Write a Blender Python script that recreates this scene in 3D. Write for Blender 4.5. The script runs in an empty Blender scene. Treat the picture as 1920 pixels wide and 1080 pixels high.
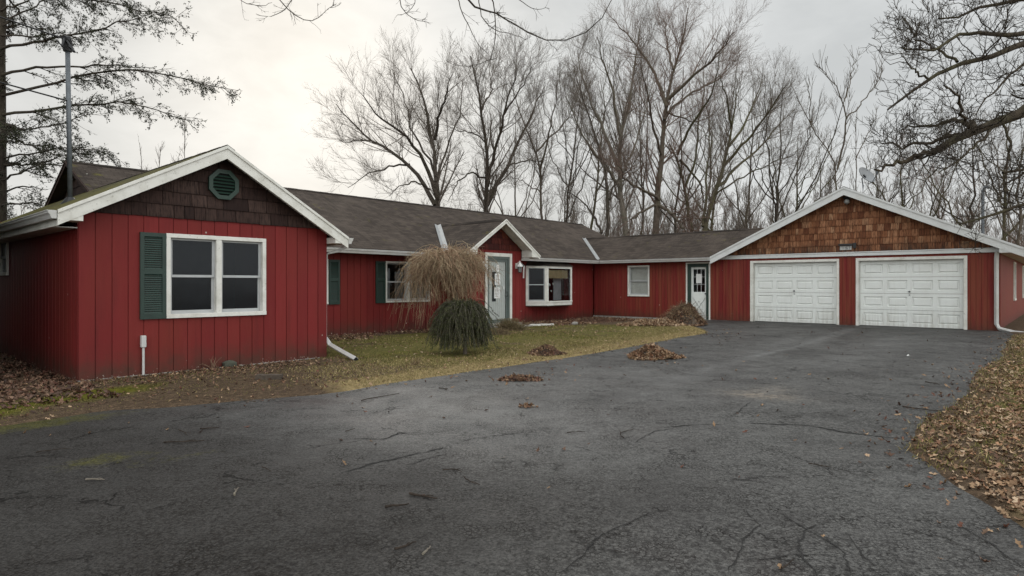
import bpy, math, random
import numpy as np
from mathutils import Vector
random.seed(7); RNG = np.random.default_rng(11)
D = bpy.data; SC = bpy.context.scene; COL = SC.collection
R = math.radians

# ------------------------------------------------------------------ frame of reference
F_PX, HOR, CAMZ = 1175.35, 533.02, 1.4
A = np.array([0.66407949, 0.74766198]); B = np.array([-0.74766198, 0.66407949])
C0 = np.array([-6.2019, 8.9441])
def at(x, y, Y):                                   # point seen in direction (x, y) at depth Y
    return np.array([(x-960)/F_PX*Y, Y, CAMZ-(y-HOR)/F_PX*Y])
def gp(x, y, z=0.0):                               # point of the ground
    Y = (CAMZ-z)*F_PX/(y-HOR); return np.array([(x-960)/F_PX*Y, Y, z])
def uw2xy(u, w): return C0[0]+u*A[0]+w*B[0], C0[1]+u*A[1]+w*B[1]
def xy2uw(x, y):
    dx, dy = x-C0[0], y-C0[1]; return dx*A[0]+dy*A[1], dx*B[0]+dy*B[1]
def sstep(t): t = np.clip(t, 0, 1); return t*t*(3-2*t)

# ------------------------------------------------------------------ materials
class NT:
    def __init__(s, name):
        s.m = D.materials.new(name); s.m.use_nodes = True; s.t = s.m.node_tree; s.n = s.t.nodes; s.n.clear()
        s.out = s.n.new('ShaderNodeOutputMaterial'); s.p = s.n.new('ShaderNodeBsdfPrincipled')
        s.t.links.new(s.p.outputs[0], s.out.inputs[0])
    def L(s, a, b): s.t.links.new(a, b)
    def setv(s, sock, v):
        if hasattr(v, 'is_linked') or hasattr(v, 'links'): s.L(v, sock)
        elif isinstance(v, (tuple, list)):
            sock.default_value = tuple(v)+((1,) if len(v) == 3 and len(sock.default_value) == 4 else ())
        else: sock.default_value = v
    def coord(s, kind='Object', scale=(1, 1, 1), loc=(0, 0, 0)):
        c = s.n.new('ShaderNodeTexCoord'); m = s.n.new('ShaderNodeMapping'); s.L(c.outputs[kind], m.inputs[0])
        m.inputs['Scale'].default_value = scale; m.inputs['Location'].default_value = loc; return m.outputs[0]
    def noise(s, vec, scale=5, detail=4, rough=.55, dist=0, col=False):
        n = s.n.new('ShaderNodeTexNoise'); s.L(vec, n.inputs['Vector'])
        n.inputs['Scale'].default_value = scale; n.inputs['Detail'].default_value = detail
        n.inputs['Roughness'].default_value = rough; n.inputs['Distortion'].default_value = dist
        return n.outputs[1 if col else 0]
    def voro(s, vec, scale, feature='F1', out=0, rand=1.0):
        n = s.n.new('ShaderNodeTexVoronoi'); n.feature = feature; s.L(vec, n.inputs['Vector'])
        n.inputs['Scale'].default_value = scale; n.inputs['Randomness'].default_value = rand; return n.outputs[out]
    def ramp(s, f, stops, interp='LINEAR'):
        n = s.n.new('ShaderNodeValToRGB'); s.L(f, n.inputs[0]); cr = n.color_ramp; cr.interpolation = interp
        while len(cr.elements) < len(stops): cr.elements.new(.5)
        for e, (p, c) in zip(cr.elements, stops):
            e.position = p; e.color = (c, c, c, 1) if not isinstance(c, (tuple, list)) else tuple(c)+(1,)
        return n.outputs[0]
    def mix(s, f, a, b, mode='MIX'):
        n = s.n.new('ShaderNodeMix'); n.data_type = 'RGBA'; n.blend_type = mode
        s.setv(n.inputs[0], f); s.setv(n.inputs[6], a); s.setv(n.inputs[7], b); return n.outputs[2]
    def math(s, op, a, b=0.0, c=None, clamp=False):
        n = s.n.new('ShaderNodeMath'); n.operation = op; n.use_clamp = clamp
        s.setv(n.inputs[0], a); s.setv(n.inputs[1], b)
        if c is not None: s.setv(n.inputs[2], c)
        return n.outputs[0]
    def sep(s, v):
        n = s.n.new('ShaderNodeSeparateXYZ'); s.L(v, n.inputs[0]); return n.outputs
    def attr(s, name='tone'):
        n = s.n.new('ShaderNodeAttribute'); n.attribute_name = name; return n.outputs
    def bump(s, h, strength=.5, dist=.01):
        n = s.n.new('ShaderNodeBump'); s.L(h, n.inputs['Height']); n.inputs['Strength'].default_value = strength
        n.inputs['Distance'].default_value = dist; s.L(n.outputs[0], s.p.inputs['Normal']); return n
    def done(s, col, rough=.7, metal=0, spec=None):
        s.setv(s.p.inputs['Base Color'], col); s.setv(s.p.inputs['Roughness'], rough)
        s.p.inputs['Metallic'].default_value = metal
        if spec is not None: s.p.inputs['Specular IOR Level'].default_value = spec
        return s.m

def mapr(n, v, a, b): return n.math('DIVIDE', n.math('SUBTRACT', v, a), b-a, clamp=True)

def mat_red():
    n = NT('red_barn_paint'); o = n.coord(); s = n.sep(o)
    tone = n.attr()[2]
    c = n.mix(tone, (.150, .0160, .0160), (.188, .0215, .0205))
    big = n.noise(n.coord(scale=(1, 1, .35)), 1.3, 4)
    c = n.mix(mapr(n, big, .42, .72), c, (.165, .024, .018))
    grain = n.noise(n.coord(scale=(60, 60, 1.6)), 1.5, 5, .65)
    c = n.mix(n.math('MULTIPLY', mapr(n, grain, .5, .8), .35), c, (.080, .011, .011))
    # bleached, rusty faded boards towards the inner corner of the two wings
    um = n.math('MULTIPLY', mapr(n, s[0], 16.3, 18.3), mapr(n, s[1], 5.2, 1.0))
    streak = n.noise(n.coord(scale=(9, 9, .5)), 1.0, 4, .6)
    fade = n.math('MULTIPLY', um, mapr(n, streak, .38, .6))
    c = n.mix(n.math('MULTIPLY', fade, .75), c, (.185, .052, .028))
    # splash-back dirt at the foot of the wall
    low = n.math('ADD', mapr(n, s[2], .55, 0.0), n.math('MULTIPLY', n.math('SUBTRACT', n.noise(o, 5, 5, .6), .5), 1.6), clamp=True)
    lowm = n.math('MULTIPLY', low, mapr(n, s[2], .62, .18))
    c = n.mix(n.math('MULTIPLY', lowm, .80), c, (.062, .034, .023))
    dr = n.noise(n.coord(scale=(7, 7, .45)), 1.0, 5, .7)
    c = n.mix(n.math('MULTIPLY', mapr(n, dr, .54, .74), .42), c, (.075, .014, .013))
    c = n.mix(n.math('MULTIPLY', mapr(n, dr, .44, .28), .30), c, (.20, .040, .034))
    # flakes of bare wood
    fl = n.noise(o, 26, 3, .6); lowf = mapr(n, s[2], .22, 0.02)
    flake = mapr(n, n.math('ADD', fl, n.math('MULTIPLY', lowf, .16)), .765, .79)
    c = n.mix(flake, c, (.42, .36, .31))
    c = n.mix(n.math('MULTIPLY', mapr(n, n.voro(n.coord(scale=(1, 1, .8)), 2.6), .045, .03), .8), c, (.42, .38, .34))
    n.bump(n.math('ADD', n.math('MULTIPLY', grain, .6), fl), .25, .004)
    return n.done(c, n.math('ADD', .52, n.math('MULTIPLY', grain, .2)), spec=.18)

def mat_white(name='white_trim', base=(.68, .67, .62), dirt=.6):
    n = NT(name); o = n.coord()
    a = n.noise(o, 3.0, 5, .65); b = n.noise(n.coord(scale=(22, 22, 22)), 1, 4, .7)
    c = n.mix(n.math('MULTIPLY', mapr(n, a, .45, .75), dirt), base, (.36, .34, .28))
    c = n.mix(n.math('MULTIPLY', mapr(n, b, .60, .70), dirt*.9), c, (.22, .20, .16))
    n.bump(b, .15, .003)
    return n.done(c, .55, spec=.4)

def mat_roof(name, dark, light, moss=0.0):
    n = NT(name); uv = n.coord('UV'); o = n.coord(); s = n.sep(o)
    br = n.n.new('ShaderNodeTexBrick'); n.L(uv, br.inputs['Vector'])
    br.offset = .5; br.inputs['Scale'].default_value = 1; br.inputs['Brick Width'].default_value = .30
    br.inputs['Row Height'].default_value = .145; br.inputs['Mortar Size'].default_value = .006
    br.inputs['Color1'].default_value = tuple(dark)+(1,); br.inputs['Color2'].default_value = tuple(light)+(1,)
    br.inputs['Mortar'].default_value = tuple(x*.35 for x in dark)+(1,); br.inputs['Bias'].default_value = -.1
    g = n.noise(n.coord(scale=(1, 1, 1)), 60, 2, .7)
    c = n.mix(mapr(n, g, .35, .7), br.outputs[0], light, 'MIX')
    c = n.mix(.55, c, br.outputs[0])
    pat = n.noise(o, .8, 5, .65)
    c = n.mix(n.math('MULTIPLY', mapr(n, pat, .45, .72), .55), c, tuple(x*1.5 for x in light))
    st = n.noise(n.coord('UV', (3.0, .25, 1)), 1.6, 4, .6)
    c = n.mix(n.math('MULTIPLY', mapr(n, st, .52, .75), .5), c, tuple(x*.5 for x in dark))
    # bright grains, twigs and scuffs
    c = n.mix(mapr(n, n.voro(n.coord('UV', (6, 9, 1)), 1.0), .05, .035), c, (.22, .20, .17))
    if moss:
        mm = n.noise(o, 2.5, 5, .7)
        reg = n.math('MULTIPLY', mapr(n, s[0], 4.5, 0.5), moss)
        m = mapr(n, n.math('ADD', mm, n.math('MULTIPLY', reg, .28)), .62, .75)
        c = n.mix(n.math('MULTIPLY', m, .85), c, (.105, .095, .022))
    hgt = n.math('ADD', n.math('MULTIPLY', br.outputs[1], -1.0), n.math('MULTIPLY', g, .35))
    n.bump(hgt, .6, .012)
    return n.done(c, .92, spec=.12)

def mat_shake(name, cols, stainz=None):
    n = NT(name); t = n.attr()[0]; s = n.sep(n.coord())
    tr = n.sep(n.attr()[1])
    c = n.ramp(tr[0], [(i/(len(cols)-1), x) for i, x in enumerate(cols)])
    g = n.noise(n.coord(scale=(38, 38, 1.6)), 1.2, 5, .75)
    c = n.mix(mapr(n, g, .46, .64), c, tuple(x*.45 for x in cols[0]))
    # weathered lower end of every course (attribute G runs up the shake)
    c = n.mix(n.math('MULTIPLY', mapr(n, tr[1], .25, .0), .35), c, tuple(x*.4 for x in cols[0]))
    if stainz:
        z0, z1 = stainz
        sn = n.noise(n.coord(scale=(9, 9, 1.5)), 1.0, 4, .7)
        st = n.math('MULTIPLY', mapr(n, s[2], z1, z0), mapr(n, sn, .38, .6))
        c = n.mix(n.math('MULTIPLY', st, .85), c, (.030, .024, .018))
    n.bump(g, .5, .006)
    return n.done(c, .8, spec=.2)

def mat_plain(name, col, rough=.6, metal=0, var=.25, scale=6, spec=None, bump=.1):
    n = NT(name); o = n.coord(); a = n.noise(o, scale, 5, .65)
    c = n.mix(n.math('MULTIPLY', mapr(n, a, .35, .75), 1.0), col, tuple(x*(1-var) for x in col))
    if bump: n.bump(a, bump, .01)
    return n.done(c, rough, metal, spec)

def mat_glass(name='window_glass', tint=(.016, .019, .024), through=.55):
    n = NT(name); w = n.noise(n.coord(), 1.7, 2)
    tr = n.n.new('ShaderNodeBsdfTransparent'); tr.inputs[0].default_value = (.95, .97, .96, 1) if through > .9 else (.5, .54, .58, 1)
    df = n.n.new('ShaderNodeBsdfDiffuse'); df.inputs[0].default_value = tuple(tint)+(1,)
    gl = n.n.new('ShaderNodeBsdfGlossy'); gl.inputs['Roughness'].default_value = .03 if through > .9 else .13; gl.inputs[0].default_value = (.9, .93, .95, 1)
    m1 = n.n.new('ShaderNodeMixShader'); m1.inputs[0].default_value = 1-through
    n.L(tr.outputs[0], m1.inputs[1]); n.L(df.outputs[0], m1.inputs[2])
    fr0 = n.n.new('ShaderNodeFresnel'); fr0.inputs[0].default_value = 1.5; frm = n.math('MULTIPLY', fr0.outputs[0], .95 if through > .9 else .42)
    bp = n.n.new('ShaderNodeBump'); n.L(w, bp.inputs['Height']); bp.inputs['Strength'].default_value = .15; bp.inputs['Distance'].default_value = .02
    n.L(bp.outputs[0], gl.inputs['Normal'])
    m2 = n.n.new('ShaderNodeMixShader'); n.L(frm, m2.inputs[0])
    n.L(m1.outputs[0], m2.inputs[1]); n.L(gl.outputs[0], m2.inputs[2]); n.L(m2.outputs[0], n.out.inputs[0])
    return n.m

def mat_leaf(name, rough=.7):
    n = NT(name); c = n.attr('tone')[0]; o = n.coord()
    g = n.noise(o, 90, 2, .6)
    n.setv(n.p.inputs['Base Color'], n.mix(n.math('MULTIPLY', mapr(n, g, .4, .7), .3), c, (.02, .012, .008)))
    n.p.inputs['Roughness'].default_value = rough; n.p.inputs['Specular IOR Level'].default_value = .3
    return n.m

def mat_bark(name, a, b, moss=0):
    n = NT(name); o = n.coord(scale=(1, 1, .4)); g = n.noise(o, 9, 5, .7); h = n.noise(n.coord(), 1.2, 3)
    c = n.mix(mapr(n, g, .35, .7), a, b)
    if moss: c = n.mix(n.math('MULTIPLY', mapr(n, h, .45, .65), moss), c, (.07, .075, .03))
    n.bump(g, .6, .03)
    return n.done(c, .9, spec=.15)

def mat_ground():
    n = NT('yard_ground'); o = n.coord(); m = n.sep(n.attr('mask')[1])
    f1 = n.noise(o, 14, 6, .7); f2 = n.noise(o, 1.8, 5, .6); f3 = n.noise(o, 55, 3, .7)
    soil = n.mix(mapr(n, f1, .35, .7), (.045, .031, .021), (.135, .092, .058))
    soil = n.mix(mapr(n, f3, .55, .72), soil, (.25, .18, .115))
    grass = n.mix(mapr(n, f1, .35, .68), (.065, .062, .018), (.175, .150, .048))
    dry = n.mix(mapr(n, f1, .35, .65), (.17, .125, .058), (.34, .26, .13))
    c = n.mix(mapr(n, n.math('ADD', m[0], n.math('MULTIPLY', n.math('SUBTRACT', f2, .5), 1.9)), .35, .75), soil, grass)
    c = n.mix(mapr(n, n.math('ADD', m[1], n.math('MULTIPLY', n.math('SUBTRACT', f2, .5), .8)), .35, .75), c, dry)
    mo = n.mix(mapr(n, f1, .4, .65), (.06, .062, .010), (.16, .15, .020))
    c = n.mix(mapr(n, n.math('ADD', m[2], n.math('MULTIPLY', n.math('SUBTRACT', f2, .5), .8)), .4, .7), c, mo)
    n.bump(n.math('ADD', f1, f3), .8, .03)
    return n.done(c, .95, spec=.1)

def mat_asphalt():
    n = NT('old_asphalt'); o = n.coord(); m = n.sep(n.attr('mask')[1])
    agg = n.noise(o, 58, 4, .8); agg2 = n.voro(o, 62); mid = n.noise(o, 5.5, 5, .65); big = n.noise(o, .55, 4, .6)
    wn = n.noise(n.coord(scale=(1, 1, 1)), 20, 5, .75)
    c = n.mix(mapr(n, agg, .38, .62), (.022, .0212, .0205), (.150, .146, .137))
    net = n.voro(n.mix(.06, o, n.noise(o, 9, 3, .6, col=True), 'ADD'), 30, 'DISTANCE_TO_EDGE'); ng = mapr(n, n.noise(o, 2.6, 5, .75), .40, .60)
    netm = n.math('MULTIPLY', mapr(n, net, .13, .03), ng)
    c = n.mix(n.math('MULTIPLY', netm, .85), c, (.008, .0075, .007))
    pit = n.noise(o, 24, 6, .85)
    pitm = n.math('MULTIPLY', mapr(n, pit, .515, .57), n.math('ADD', .28, n.math('MULTIPLY', mapr(n, n.noise(o, .8, 5, .65), .40, .60), .72))); cav = n.math('MAXIMUM', n.math('MAXIMUM', pitm, netm), n.math('MULTIPLY', mapr(n, agg, .46, .38), .6))
    c = n.mix(n.math('MULTIPLY', pitm, .9), c, (.009, .0085, .008))
    c = n.mix(n.math('MULTIPLY', mapr(n, pit, .40, .33), .55), c, (.17, .165, .155))
    c = n.mix(n.math('MULTIPLY', mapr(n, wn, .50, .60), .85), c, (.012, .011, .0105))
    wornm = n.math('MULTIPLY', mapr(n, big, .42, .66), mapr(n, n.noise(o, 16, 4, .7), .36, .60))
    c = n.mix(n.math('MULTIPLY', wornm, .45), c, (.135, .133, .126))
    c = n.mix(n.math('MULTIPLY', mapr(n, n.noise(n.coord(scale=(1, 1, 1), loc=(7, 3, 0)), .9, 5, .7), .50, .66), .62), c, (.022, .020, .019))
    c = n.mix(n.math('MULTIPLY', mapr(n, mid, .55, .74), .5), c, (.024, .022, .021))
    wr = n.sep(n.attr('wear')[1])
    c = n.mix(n.math('MULTIPLY', n.math('MULTIPLY', wr[0], mapr(n, n.noise(o, 8, 5, .7), .38, .58)), .75), c, (.27, .225, .175))
    c = n.mix(n.math('MULTIPLY', n.math('MULTIPLY', wr[1], mapr(n, n.noise(o, 5, 5, .7), .36, .6)), .55), c, (.20, .20, .195))
    # darker asphalt by the wing and towards the garage
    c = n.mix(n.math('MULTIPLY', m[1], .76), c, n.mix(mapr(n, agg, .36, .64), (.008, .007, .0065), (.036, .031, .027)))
    # iron-red staining in the alligator-cracked foreground
    rs = n.math('MULTIPLY', mapr(n, n.noise(o, 1.3, 3, .5), .52, .68), m[2])
    c = n.mix(n.math('MULTIPLY', rs, .5), c, (.070, .040, .036))
    # fine cracks
    wv = n.n.new('ShaderNodeVectorMath'); wv.operation = 'ADD'
    dn = n.noise(o, 3.0, 4, .7, col=True); sc = n.n.new('ShaderNodeVectorMath'); sc.operation = 'SCALE'
    n.L(dn, sc.inputs[0]); sc.inputs['Scale'].default_value = .45; n.L(o, wv.inputs[0]); n.L(sc.outputs[0], wv.inputs[1])
    e1 = n.voro(wv.outputs[0], 3.6, 'DISTANCE_TO_EDGE'); e2 = n.voro(wv.outputs[0], .8, 'DISTANCE_TO_EDGE')
    gate = mapr(n, n.math('ADD', n.noise(o, .9, 3, .6), n.math('MULTIPLY', m[2], .26)), .62, .74)
    k1 = n.math('MULTIPLY', mapr(n, e1, .045, .012), gate)
    gate2 = mapr(n, n.noise(o, 1.6, 3, .6), .50, .58)
    k2 = n.math('MULTIPLY', n.math('MULTIPLY', mapr(n, e2, .012, .003), gate2), .8)
    k = n.math('MAXIMUM', k1, k2)
    c = n.mix(n.math('MULTIPLY', k, .85), c, (.010, .009, .008))
    mo = mapr(n, n.math('ADD', n.math('MULTIPLY', m[0], .8), n.math('MULTIPLY', n.math('SUBTRACT', n.noise(o, 7, 8, .85), .5), 2.2)), .42, .80)
    c = n.mix(n.math('MULTIPLY', mo, .8), c, n.mix(mapr(n, agg, .4, .6), (.026, .026, .009), (.105, .098, .018)))
    hh = n.math('SUBTRACT', n.math('ADD', n.math('MULTIPLY', agg, 1.0), n.math('MULTIPLY', agg2, .6)), n.math('MULTIPLY', k, 3.0))
    n.bump(hh, .8, .010)
    r = n.math('SUBTRACT', n.math('ADD', .46, n.math('MULTIPLY', mapr(n, n.noise(o, 1.1, 4, .6), .35, .7), .25)), n.math('MULTIPLY', wr[2], .10))
    r = n.math('ADD', r, n.math('MULTIPLY', m[1], .25), clamp=True)
    n.setv(n.p.inputs['Specular IOR Level'], n.math('MULTIPLY', n.math('SUBTRACT', 1.0, n.math('MULTIPLY', n.math('MAXIMUM', cav, k), .88)), n.math('SUBTRACT', n.math('ADD', .46, n.math('MULTIPLY', wr[2], .60)), n.math('MULTIPLY', m[1], .12))))
    return n.done(c, r)

M = {}
M['red'] = mat_red(); M['white'] = mat_white(); M['gutter'] = mat_white('gutter_aluminium', (.50, .495, .48), .6)
M['rakegrey'] = mat_white('grey_white_rake', (.62, .63, .62), .3)
def mat_door():
    n = NT('garage_door_paint'); o = n.coord(); s = n.sep(o); a = n.noise(o, 2.2, 4, .6); st = n.noise(n.coord(scale=(14, 14, 1.2)), 1, 4, .6)
    c = n.mix(n.math('MULTIPLY', mapr(n, a, .45, .75), .30), (.72, .74, .71), (.52, .52, .47))
    low = n.math('MULTIPLY', mapr(n, s[2], .75, .12), mapr(n, st, .35, .62))
    c = n.mix(n.math('MULTIPLY', low, .45), c, (.30, .27, .22)); c = n.mix(n.math('MULTIPLY', mapr(n, st, .56, .75), .22), c, (.42, .40, .35))
    n.bump(n.noise(o, 3.0, 2), .25, .02); return n.done(c, .5, spec=.4)
M['door_white'] = mat_door()
M['roof'] = mat_roof('asphalt_shingles', (.036, .0285, .024), (.074, .059, .049), .2)
M['roofm'] = mat_roof('mossy_shingles', (.030, .026, .018), (.060, .052, .034), 1.0)
M['shake_dark'] = mat_shake('dark_shakes', [(.026, .014, .012), (.046, .026, .021), (.070, .043, .035), (.115, .088, .074)])
M['shake_cedar'] = mat_shake('cedar_shakes', [(.13, .046, .022), (.23, .095, .045), (.33, .155, .080), (.44, .26, .15)], (2.42, 2.78))
M['shake_porch'] = mat_shake('porch_shakes', [(.05, .012, .010), (.10, .022, .016), (.16, .045, .022)])
M['green'] = mat_plain('green_shutter_paint', (.015, .038, .028), .55, var=.35)
M['ventgreen'] = mat_plain('green_vent_paint', (.016, .043, .030), .55, var=.3)
M['teal'] = mat_plain('grey_green_door_frame', (.105, .130, .120), .5, var=.3)
M['glass'] = mat_glass(); M['glass_clear'] = mat_glass('clear_glass', through=.97)
M['dark'] = mat_plain('dark_void', (.006, .006, .006), .9, var=.2)
M['sash'] = mat_plain('grey_white_sash', (.42, .43, .43), .5, var=.2)
M['metal'] = mat_plain('galvanised_metal', (.15, .165, .18), .6, .3, .35, 12)
M['dish'] = mat_plain('satellite_dish_grey', (.23, .24, .25), .6, 0, .2)
M['black'] = mat_plain('black_metal', (.012, .012, .013), .5)
M['concrete'] = mat_plain('old_concrete', (.33, .31, .28), .9, 0, .5, 9, bump=.4)
M['wood_grey'] = mat_plain('weathered_wood', (.09, .068, .05), .9, 0, .6, 14, bump=.4)
M['interior'] = mat_plain('interior_wall', (.10, .095, .085), .9)
M['blind'] = mat_plain('white_blind', (.58, .57, .53), .7, var=.15)
M['curtain'] = mat_plain('pale_curtain', (.33, .34, .36), .9, var=.3)
M['tan'] = mat_plain('tan_shade', (.36, .28, .16), .9, var=.3)
M['paper'] = mat_plain('paper_notice', (.74, .74, .72), .8, var=.08)
M['plate'] = mat_plain('plate_white', (.46, .46, .44), .7, var=.2)
M['ink'] = mat_plain('ink_grey', (.10, .10, .11), .8)
M['lamp'] = mat_plain('frosted_lamp_glass', (.22, .22, .21), .3, var=.1)
M['flash'] = mat_plain('valley_flashing', (.37, .38, .38), .45, .3, .25, 5)
M['stone'] = mat_plain('mossy_stone', (.075, .080, .058), .95, 0, .5, 10, bump=.6)
M['leaf'] = mat_leaf('dead_leaves'); M['blade'] = mat_leaf('grass_blades', .8); M['needle'] = mat_leaf('evergreen_needles', .75)
M['twig_tan'] = mat_leaf('weeping_twigs', .8)
M['bark'] = mat_bark('grey_brown_bark', (.060, .046, .036), (.135, .112, .090), .25)
M['bark_dark'] = mat_bark('dark_bark', (.030, .024, .019), (.075, .062, .050), .15)
M['bark_pale'] = mat_bark('pale_bark', (.11, .095, .078), (.24, .21, .175), .35)
M['bark_moss'] = mat_bark('mossy_bark', (.05, .042, .028), (.115, .10, .062), .6)
M['bark_oak'] = mat_bark('oak_bark', (.030, .023, .017), (.085, .068, .048), .35)
M['twig'] = mat_bark('twig_bark', (.095, .078, .064), (.18, .152, .128))
M['twig_red'] = mat_bark('reddish_twig_bark', (.115, .075, .060), (.20, .145, .118))
M['stickmat'] = mat_bark('fallen_stick_bark', (.020, .015, .012), (.055, .042, .033))
M['ground'] = mat_ground(); M['asphalt'] = mat_asphalt()
M['crack'] = mat_plain('crack_fill', (.014, .013, .012), .95, var=.3)

# ------------------------------------------------------------------ mesh helpers
def tag(o, label=None, cat=None, group=None, kind=None):
    if label: o['label'] = label
    if cat: o['category'] = cat
    if group: o['group'] = group
    if kind: o['kind'] = kind
    return o
def empty(name, loc=(0, 0, 0), rz=0.0, label=None, cat=None, group=None):
    o = D.objects.new(name, None); COL.objects.link(o); o.location = loc; o.rotation_euler = (0, 0, rz)
    o.empty_display_size = .2
    return tag(o, label, cat, group)

class MB:
    def __init__(s): s.v = []; s.f = []; s.t = []; s.uv = {}
    def add(s, vs, fs, tone=(.5, .5, .5)):
        b = len(s.v); s.v += [tuple(map(float, p)) for p in vs]; s.f += [tuple(b+i for i in f) for f in fs]
        if isinstance(tone, list): s.t += tone
        else: s.t += [tone]*len(vs)
        return b
    BF = [(0, 3, 2, 1), (4, 5, 6, 7), (0, 1, 5, 4), (1, 2, 6, 5), (2, 3, 7, 6), (3, 0, 4, 7)]
    def box(s, x0, x1, y0, y1, z0, z1, tone=(.5, .5, .5)):
        s.add([(x0, y0, z0), (x1, y0, z0), (x1, y1, z0), (x0, y1, z0), (x0, y0, z1), (x1, y0, z1), (x1, y1, z1), (x0, y1, z1)], s.BF, tone)
    def hexa(s, p, tone=(.5, .5, .5)): s.add(p, s.BF, tone)
    def quad(s, p, uv=None, tone=(.5, .5, .5)):
        s.add(p, [tuple(range(len(p)))], tone)
        if uv: s.uv[len(s.f)-1] = uv
    def prism(s, poly, off, tone=(.5, .5, .5)):          # poly: list of 3-D pts, off: extrusion vector
        n = len(poly); off = np.array(off); v = [np.array(p) for p in poly]; v2 = [p+off for p in v]
        f = [tuple(range(n)), tuple(range(2*n-1, n-1, -1))]+[(i, i+n, (i+1) % n+n, (i+1) % n)[::-1] for i in range(n)]
        s.add(v+v2, f, tone)
    def tube(s, pts, r, n=8, cap=True, tone=(.5, .5, .5)):
        pts = [np.array(p, float) for p in pts]; K = len(pts); rr = r if isinstance(r, (list, tuple)) else [r]*K
        t0 = pts[1]-pts[0]; ref = np.array([0, 0, 1.]) if abs(t0[2]) < .9*np.linalg.norm(t0) else np.array([1., 0, 0])
        V = []
        for i, p in enumerate(pts):
            t = pts[min(i+1, K-1)]-pts[max(i-1, 0)]; t /= np.linalg.norm(t)+1e-9
            a = np.cross(t, ref); a /= np.linalg.norm(a)+1e-9; b = np.cross(a, t)
            for k in range(n):
                an = 2*math.pi*k/n; V.append(p+rr[i]*(math.cos(an)*a+math.sin(an)*b))
        F = [(i*n+k, i*n+(k+1) % n, (i+1)*n+(k+1) % n, (i+1)*n+k) for i in range(K-1) for k in range(n)]
        if cap: F += [tuple(range(n-1, -1, -1)), tuple((K-1)*n+k for k in range(n))]
        s.add(V, F, tone)
    def build(s, name, mat, parent=None, smooth=False, bevel=0):
        me = D.meshes.new(name); me.from_pydata(s.v, [], s.f)
        mats = mat if isinstance(mat, list) else [mat]
        for m in mats: me.materials.append(m)
        ca = me.color_attributes.new('tone', 'FLOAT_COLOR', 'POINT')
        ca.data.foreach_set('color', np.array([tuple(t)+(1,) for t in s.t], dtype=np.float32).ravel())
        if s.uv:
            ul = me.uv_layers.new(name='UVMap')
            for fi, uv in s.uv.items():
                ls = me.polygons[fi].loop_start
                for k, c in enumerate(uv): ul.data[ls+k].uv = c
        if smooth: me.polygons.foreach_set('use_smooth', [True]*len(me.polygons))
        o = D.objects.new(name, me); COL.objects.link(o)
        if parent: o.parent = parent
        if bevel:
            b = o.modifiers.new('bevel', 'BEVEL'); b.width = bevel; b.segments = 2; b.limit_method = 'ANGLE'
        return o

def build_each(mb, name, mat, parent=None, bevel=0):
    """every closed box of mb becomes a part of its own"""
    n = len(mb.v); par = list(range(n))
    def find(a):
        while par[a] != a: par[a] = par[par[a]]; a = par[a]
        return a
    for f in mb.f:
        for i in f[1:]: par[find(i)] = find(f[0])
    groups = {}
    for f in mb.f: groups.setdefault(find(f[0]), []).append(f)
    for k, fs in groups.items():
        ids = sorted({i for f in fs for i in f}); mp_ = {i: j for j, i in enumerate(ids)}; m = MB()
        m.v = [mb.v[i] for i in ids]; m.t = [mb.t[i] for i in ids]; m.f = [tuple(mp_[i] for i in f) for f in fs]; m.build(name, mat, parent, bevel=bevel)

def npmesh(name, V, F, mats, parent=None, tone=None, attr='tone', smooth=False, matidx=None):
    """V (n,3); F (m,k) equal-size faces"""
    me = D.meshes.new(name); V = np.ascontiguousarray(V, np.float32); F = np.ascontiguousarray(F, np.int32)
    me.vertices.add(len(V)); me.vertices.foreach_set('co', V.ravel())
    me.loops.add(F.size); me.loops.foreach_set('vertex_index', F.ravel())
    me.polygons.add(len(F)); me.polygons.foreach_set('loop_start', np.arange(0, F.size, F.shape[1], dtype=np.int32))
    for m in (mats if isinstance(mats, list) else [mats]): me.materials.append(m)
    if matidx is not None: me.polygons.foreach_set('material_index', matidx.astype(np.int32))
    me.update(calc_edges=True)
    if smooth: me.polygons.foreach_set('use_smooth', np.ones(len(F), bool))
    if tone is not None:
        ca = me.color_attributes.new(attr, 'FLOAT_COLOR', 'POINT')
        t = np.ones((len(V), 4), np.float32); t[:, :3] = tone; ca.data.foreach_set('color', t.ravel())
    o = D.objects.new(name, me); COL.objects.link(o)
    if parent: o.parent = parent
    return o

def tubes(P, Rr, S):
    """P (N,K,3), Rr (N,K) -> verts, quads"""
    N, K, _ = P.shape
    T = np.empty_like(P); T[:, 1:-1] = P[:, 2:]-P[:, :-2]; T[:, 0] = P[:, 1]-P[:, 0]; T[:, -1] = P[:, -1]-P[:, -2]
    T /= np.linalg.norm(T, axis=2, keepdims=True)+1e-9
    ref = np.where(np.abs(T[:, :1, 2:3]) < .8, np.array([0, 0, 1.]), np.array([1., 0, 0]))
    a = np.cross(T, np.broadcast_to(ref, T.shape)); a /= np.linalg.norm(a, axis=2, keepdims=True)+1e-9
    b = np.cross(a, T); an = 2*np.pi*np.arange(S)/S
    V = P[:, :, None]+Rr[:, :, None, None]*(np.cos(an)[None, None, :, None]*a[:, :, None]+np.sin(an)[None, None, :, None]*b[:, :, None])
    idx = np.arange(N*K*S).reshape(N, K, S); nx = np.roll(idx, -1, axis=2)
    F = np.stack([idx[:, :-1], nx[:, :-1], nx[:, 1:], idx[:, 1:]], -1).reshape(-1, 4)
    return V.reshape(-1, 3), F
def merge(parts):
    Vs, Fs, b = [], [], 0
    for V, F in parts: Vs.append(V); Fs.append(F+b); b += len(V)
    return np.concatenate(Vs), np.concatenate(Fs)

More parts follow.
